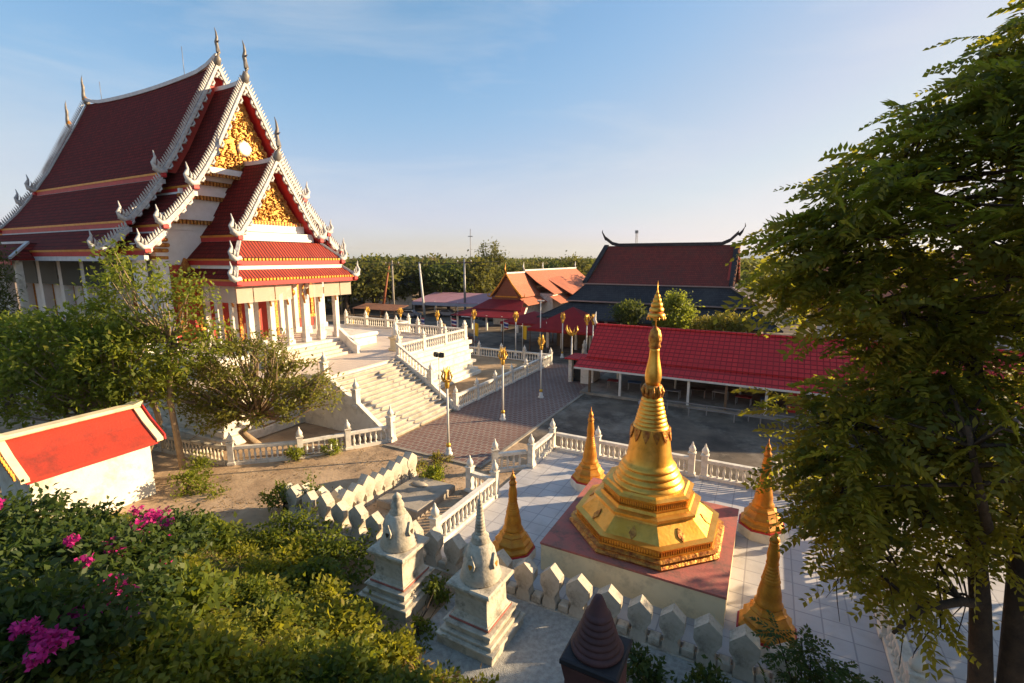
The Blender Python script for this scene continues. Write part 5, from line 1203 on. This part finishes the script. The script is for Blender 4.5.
# ---------------------------------------------------------------- the slope in the foreground
g7 = np.random.default_rng(5)
def nz(x, y): return math.sin(x*1.1+1.3*math.sin(y*.8))+math.sin(y*1.7+x*.6+2)+.6*math.sin(x*3.1-y*2.3)
PL = []
while len(PL) < 4700:
    x = g7.uniform(-17, 2.5); y = g7.uniform(4.6, 15.8); h0 = hill(x, y)
    if h0 < -.12: continue
    v = nz(x, y)
    if v < -1.1 and g7.random() < .5: continue
    PL.append((x, y, h0, v))
Pq = []; Dq = []; Lq = []; Wq = []; Mq = []; Nq = []
for x, y, h0, v in PL:
    sunny = g7.random()
    kind = 2 if (v < -.5 and g7.random() < .5) else (0 if sunny < .55+.2*math.sin(x*.9) else 1)
    hh = g7.uniform(.06, .30)*(1.0+.9*max(0, v)/2); n = 30 if kind < 2 else 14; sc = g7.choice([.5,.62,.8,1.1], p=[.35,.35,.2,.1])*g7.uniform(.85,1.15)
    for i in range(n):
        th = g7.uniform(0, 6.283); r = g7.random()**.5*.30*sc; z = hh*g7.random()**.6
        Pq.append((x+r*math.cos(th), y+r*math.sin(th), h0+z)); Dq.append((math.cos(th), math.sin(th), g7.uniform(-.2, .9) if kind < 2 else g7.uniform(.2, 1.6)))
        Nq.append((g7.normal(0,.4)+.25, g7.normal(0,.4), 1)); Lq.append(g7.uniform(.09, .17)*sc); Wq.append((.075 if kind < 2 else .022)*sc*g7.uniform(.8, 1.3)); Mq.append(kind)
q = leaf_arrays(np.array(Pq), np.array(Dq), np.array(Nq), np.array(Lq), np.array(Wq))
o = obj('ground_cover', leaf_mesh('ground_cover', q, [LM['cover1'], LM['cover2'], LM['cover3']], Mq), None); o['kind'] = 'stuff'

n = 2600; xy = np.stack([g7.uniform(-13, 0, n), g7.uniform(13.6, 22, n)], 1)
ab_ = np.stack([xy@E1[:2], xy@E2[:2]], 1); ok = (ab_[:,0] < -9.9)&((ab_[:,1] < 16.6)|(ab_[:,0] > -10.2))&(ab_[:,0] > -20); xy = xy[ok]; ok2 = np.array([math.sin(a*1.9+b)+math.sin(b*2.3-a*.7) for a, b in xy]) > -.2; xy = xy[ok2]; n = len(xy)
q = leaf_arrays(np.concatenate([xy, np.full((n,1), .004)], 1), np.concatenate([g7.normal(0,1,(n,2)), g7.normal(0,.08,(n,1))], 1), np.array([0,0,1.0])+g7.normal(0,.15,(n,3)), g7.uniform(.05,.12,n), g7.uniform(.03,.06,n))
o = obj('fallen_leaves', leaf_mesh('fallen_leaves', q, [LM['cover3']]), None); o['kind'] = 'stuff'
def shrub(name, label, base, ells, nclump, per, lm, seed, ll=.16, lw=.08, cr=.3, r0=.04, frac=.4, cat='shrub', group=None, flat=.8, bark='bark'):
    return tree(name, label, cat, base, (base[0], base[1], base[2]+.25), ells, nclump, per, cr, ll, lw, lm, r0, seed, bark, frac, group, .4, flat=flat, wob=.05)
def hz(x, y, dz=0): return (x, y, max(0, hill(x, y))+dz)
def flowers(par, pts, r=.16, n=46):
    n = int(n*1.5)
    B = np.array(par.location)
    for k, p in enumerate(pts):
        p = np.array(p, float); c_ = np.array([0,0,9.0])-p; p = p+c_/np.linalg.norm(c_)*.34-B; rr = r*g7.uniform(.75, 1.3)*1.15; P = p+g7.normal(0, 1, (n, 3))*rr*np.array([.75,.6,.5])
        q = leaf_arrays(P, g7.normal(0, 1, (n, 3)), g7.normal(0, 1, (n, 3))+np.array([.2,-.4,.6]), g7.uniform(.06, .1, n), g7.uniform(.05, .08, n))
        obj('flower_cluster', leaf_mesh('flower_cluster', q, [LM['flower']]), None, par)
BG = []
def boug(label, x, y, r, h, seed, n=70):
    b = hz(x, y, -.1); t = shrub('bougainvillea', label, b, [(x, y, b[2]+h*.5, r, r*.9, h*.5), (x+r*.5, y+.2, b[2]+h*.35, r*.7, r*.6, h*.4), (x-r*.5, y-.1, b[2]+h*.6, r*.7, r*.6, h*.45)], n, 46, LM['boug'], seed, .17, .095, .34); BG.append(t); return t
b1 = boug('tall dark bougainvillea in front of the red roofed shrine wall', -10.9, 10.2, 1.5, 1.5, 41, 130)
b2 = boug('bougainvillea with scattered magenta flowers at the corner of the white shrine wall', -9.2, 11.7, 1.0, .7, 42, 80)
b3 = boug('dark bougainvillea with the largest magenta bunches, nearest the viewer', -6.7, 5.9, 1.0, .9, 43, 100)
b4 = boug('dark bougainvillea with few flowers between the shrine and the largest bunches', -8.5, 8.7, 1.4, .9, 44, 120)
b5 = boug('bougainvillea with small magenta flowers spilling toward the sunny slope', -7.0, 7.6, .8, .7, 45, 70)
flowers(b2, [(-10.4,12.4,2.12),(-10.04,12.93,1.75),(-9.3,11.5,2.42),(-9.16,11.04,2.53),(-8.6,11.0,2.24),(-7.8,9.5,2.75),(-7.55,9.6,2.55),(-8.3,10.0,2.8),(-8.9,10.6,2.75),(-9.0,11.4,2.5),(-8.75,11.3,2.35),(-9.5,11.9,2.3),(-9.9,12.2,2.1)], .085, 34)
flowers(b4, [(-8.3,9.1,3.2),(-8.0,8.85,3.15),(-7.9,8.15,3.45),(-8.7,8.75,3.5)], .08, 34)
flowers(b5, [(-6.9,7.6,3.42),(-6.75,7.6,3.32),(-6.6,7.1,3.48),(-6.2,6.8,3.5),(-6.45,6.3,3.9),(-6.2,6.25,3.85)], .085, 38)
flowers(b3, [(-6.4,5.55,4.25),(-6.36,5.65,4.2),(-6.03,5.73,3.98),(-6.02,5.55,4.04),(-5.9,5.25,4.1),(-6.15,5.6,4.1)], .06, 34)
flowers(b1, [(-10.9,9.5,3.9)], .1)

# weeds and shrubs with places of their own
shrub('wall_creeper', 'dense green creeper climbing over the overgrown leaf shaped stones', hz(-6.9,14.0), [(-6.9,13.9,.55,1.3,.8,.55),(-5.6,13.3,.55,1.1,.7,.5),(-4.6,12.5,.4,.9,.6,.4)], 70, 46, LM['cover2'], 51, .16, .08, .3)
shrub('corner_weed', 'tuft of weeds on the left end stones of the leaf shaped wall', (-8.2,16.2,0), [(-8.3,16.2,.5,.6,.4,.5),(-7.3,16.4,.7,.35,.3,.5)], 26, 40, LM['cover2'], 52, .15, .07, .25)
shrub('path_shrub', 'small round green shrub on the dirt path near the plaza edge', (-3.2,18.6,0), [(-3.2,18.6,.3,.5,.4,.35)], 20, 46, LM['left'], 53, .15, .07, .2)
shrub('dry_tuft', 'yellowing grass tuft at the foot of the nearest golden bird lamp post', (-3.2,20.5,0), [(-3.2,20.5,.12,.55,.4,.15),(-4.0,19.6,.15,.4,.3,.15)], 20, 34, LM['yellowleaf'], 54, .15, .05, .2)
shrub('garden_hedge', 'low weeds growing through the diagonal garden balustrade', W(-18.2,13.7,0), [(*W(-18.3,13.6,.3),.4,.3,.35),(*W(-17.4,14.9,.3),.35,.3,.35)], 22, 36, LM['left'], 55, .14, .07, .2)
shrub('shrine_weed', 'weeds along the shaded balustrade beside the right end of the shrine', (-12.6,17.6,0), [(-12.7,17.5,.35,.6,.4,.45),(-11.6,17.4,.12,.9,.4,.14),(-12.6,18.4,.6,.4,.4,.6)], 34, 40, LM['left'], 56, .15, .07, .25)
shrub('chedi_bush', 'dark bush between the two weathered white chedis', (-2.3,10.3,0), [(-2.3,10.2,.15,.35,.4,.25),(-1.9,11.6,.35,.3,.3,.4)], 18, 40, LM['cover2'], 57, .14, .07, .2)
shrub('reddish_shrub', 'sparse reddish weeds in the shade below the needle spired chedi', (-1.8,8.2,.2), [(-1.9,8.3,.5,.7,.5,.4),(-.6,8.1,.3,.5,.4,.35)], 30, 34, LM['cover3'], 58, .16, .06, .3)
shrub('shade_weeds', 'dark green weeds growing at the foot of the leaf shaped stones right of the dark chedi', (3.0,8.6,0), [(2.7,9.0,.3,.6,.35,.4),(3.9,8.3,.35,.6,.35,.45),(3.2,7.7,.3,.6,.4,.4)], 44, 44, LM['boug'], 59, .16, .08, .3)
# low bushes that make the slope lumpy
sb = [shrub('slope_bush', 'low bright yellow green weed bush on the sunny slope below the bougainvillea', (0,0,0), [(0,0,.22,.55,.5,.28),(.35,.2,.16,.35,.35,.2)], 40, 40, LM['cover1'], 81, .13, .075, .2, .02, .3, 'shrub', 'weed bushes on the slope'),
      shrub('slope_bush', 'low dark green weed bush on the sunny slope below the bougainvillea', (0,0,0), [(0,0,.26,.5,.5,.32),(-.3,.2,.16,.35,.35,.2)], 40, 40, LM['cover2'], 82, .16, .09, .2, .02, .3, 'shrub', 'weed bushes on the slope')]
gs = np.random.default_rng(88)
for k, (x, y) in enumerate([(-6.6,11.4),(-5.2,11.2),(-7.6,10.2),(-5.9,9.8),(-4.4,10.2),(-4.9,8.9),(-3.6,9.2),(-6.3,8.4),(-5.3,7.4),(-4.1,7.9),(-2.7,8.7),(-3.0,7.4),(-7.7,12.6),(-8.8,13.0),(-1.7,8.3),(-2.0,7.2),(-4.2,6.7),(-5.8,6.8),(-5.5,6.2),(-6.2,7.1),(-4.9,6.3),(-9.6,13.8),(-6.2,12.6),(-3.9,10.6),(-.9,7.9)]):
    p = sb[k % 2]; o = p if k < 2 else dup(p, (0,0,0)); sc = gs.uniform(.7, 1.35)
    o.location = (x, y, hill(x, y)-.05); o.rotation_euler = (0,0,gs.uniform(0,6.28)); o.scale = (sc, sc, sc*gs.uniform(.8,1.2))
# ferny shrub at the bottom
t = thing('ferny_shrub', 'dark ferny shrub in front of the nearest golden stupa', 'shrub', (5.4,7.3,.1), 0)
gp = np.random.default_rng(61); FP = []; FD = []; FL = []; sm = MB()
for k in range(30):
    x = gp.normal(-.1, .42); y = gp.normal(0, .3); z = gp.uniform(.7, 2.15); sm.tube([(0,0,-.4),(x*.5,y*.5,z*.55),(x,y,z)], [.04,.025,.01], 4)
    for i in range(6): th = gp.uniform(0, 6.28); FP.append((x,y,z)); FD.append((math.cos(th), math.sin(th), gp.uniform(-.2,.35))); FL.append(gp.uniform(.3,.55))
obj('stem', sm, M['bark'], t); obj('leaves', leaf_mesh('leaves', pinnate(np.array(FP), np.array(FD), np.array(FL), 8, .13, .05, .2, .15), [LM['boug']]), None, t)
t = thing('potted_shrub', 'red leaved shrub in a low planter by the road side balustrade', 'shrub', W(-25.6,38.3,0)); obj('pot', MB().lathe([(.35,0),(.45,.5),(.5,.55),(.42,.56)], 12), M['conc'], t)
q, C = clump_leaves([(0,0,1.1,.75,.7,.6)], 40, 40, .35, .22, .11, .4, .5, 71); obj('leaves', leaf_mesh('leaves', q, [LM['redleaf']]), None, t); obj('stem', limbs((0,0,.4), (0,0,.8), C, .05, np.random.default_rng(3), .4, .05), M['bark'], t)
#FOLIAGE END
hzm = bpy.data.materials.new('haze'); hzm.use_nodes = True; t_ = hzm.node_tree; t_.nodes.remove(t_.nodes['Principled BSDF'])
pv = t_.nodes.new('ShaderNodeVolumePrincipled'); pv.inputs['Density'].default_value = .00006; pv.inputs['Color'].default_value = (.80,.88,1.0,1); pv.inputs['Anisotropy'].default_value = .2
t_.links.new(pv.outputs[0], t_.nodes['Material Output'].inputs['Volume'])
hb_ = MB().bx(-8000,8000,-300,8000,-24,130)
o = obj('haze', hb_, hzm); o['kind'] = 'stuff'
# ---------------------------------------------------------------- to real metres
for me in bpy.data.meshes: me.transform(Matrix.Scale(S, 4))
for o in COL.objects: o.location = o.location*S
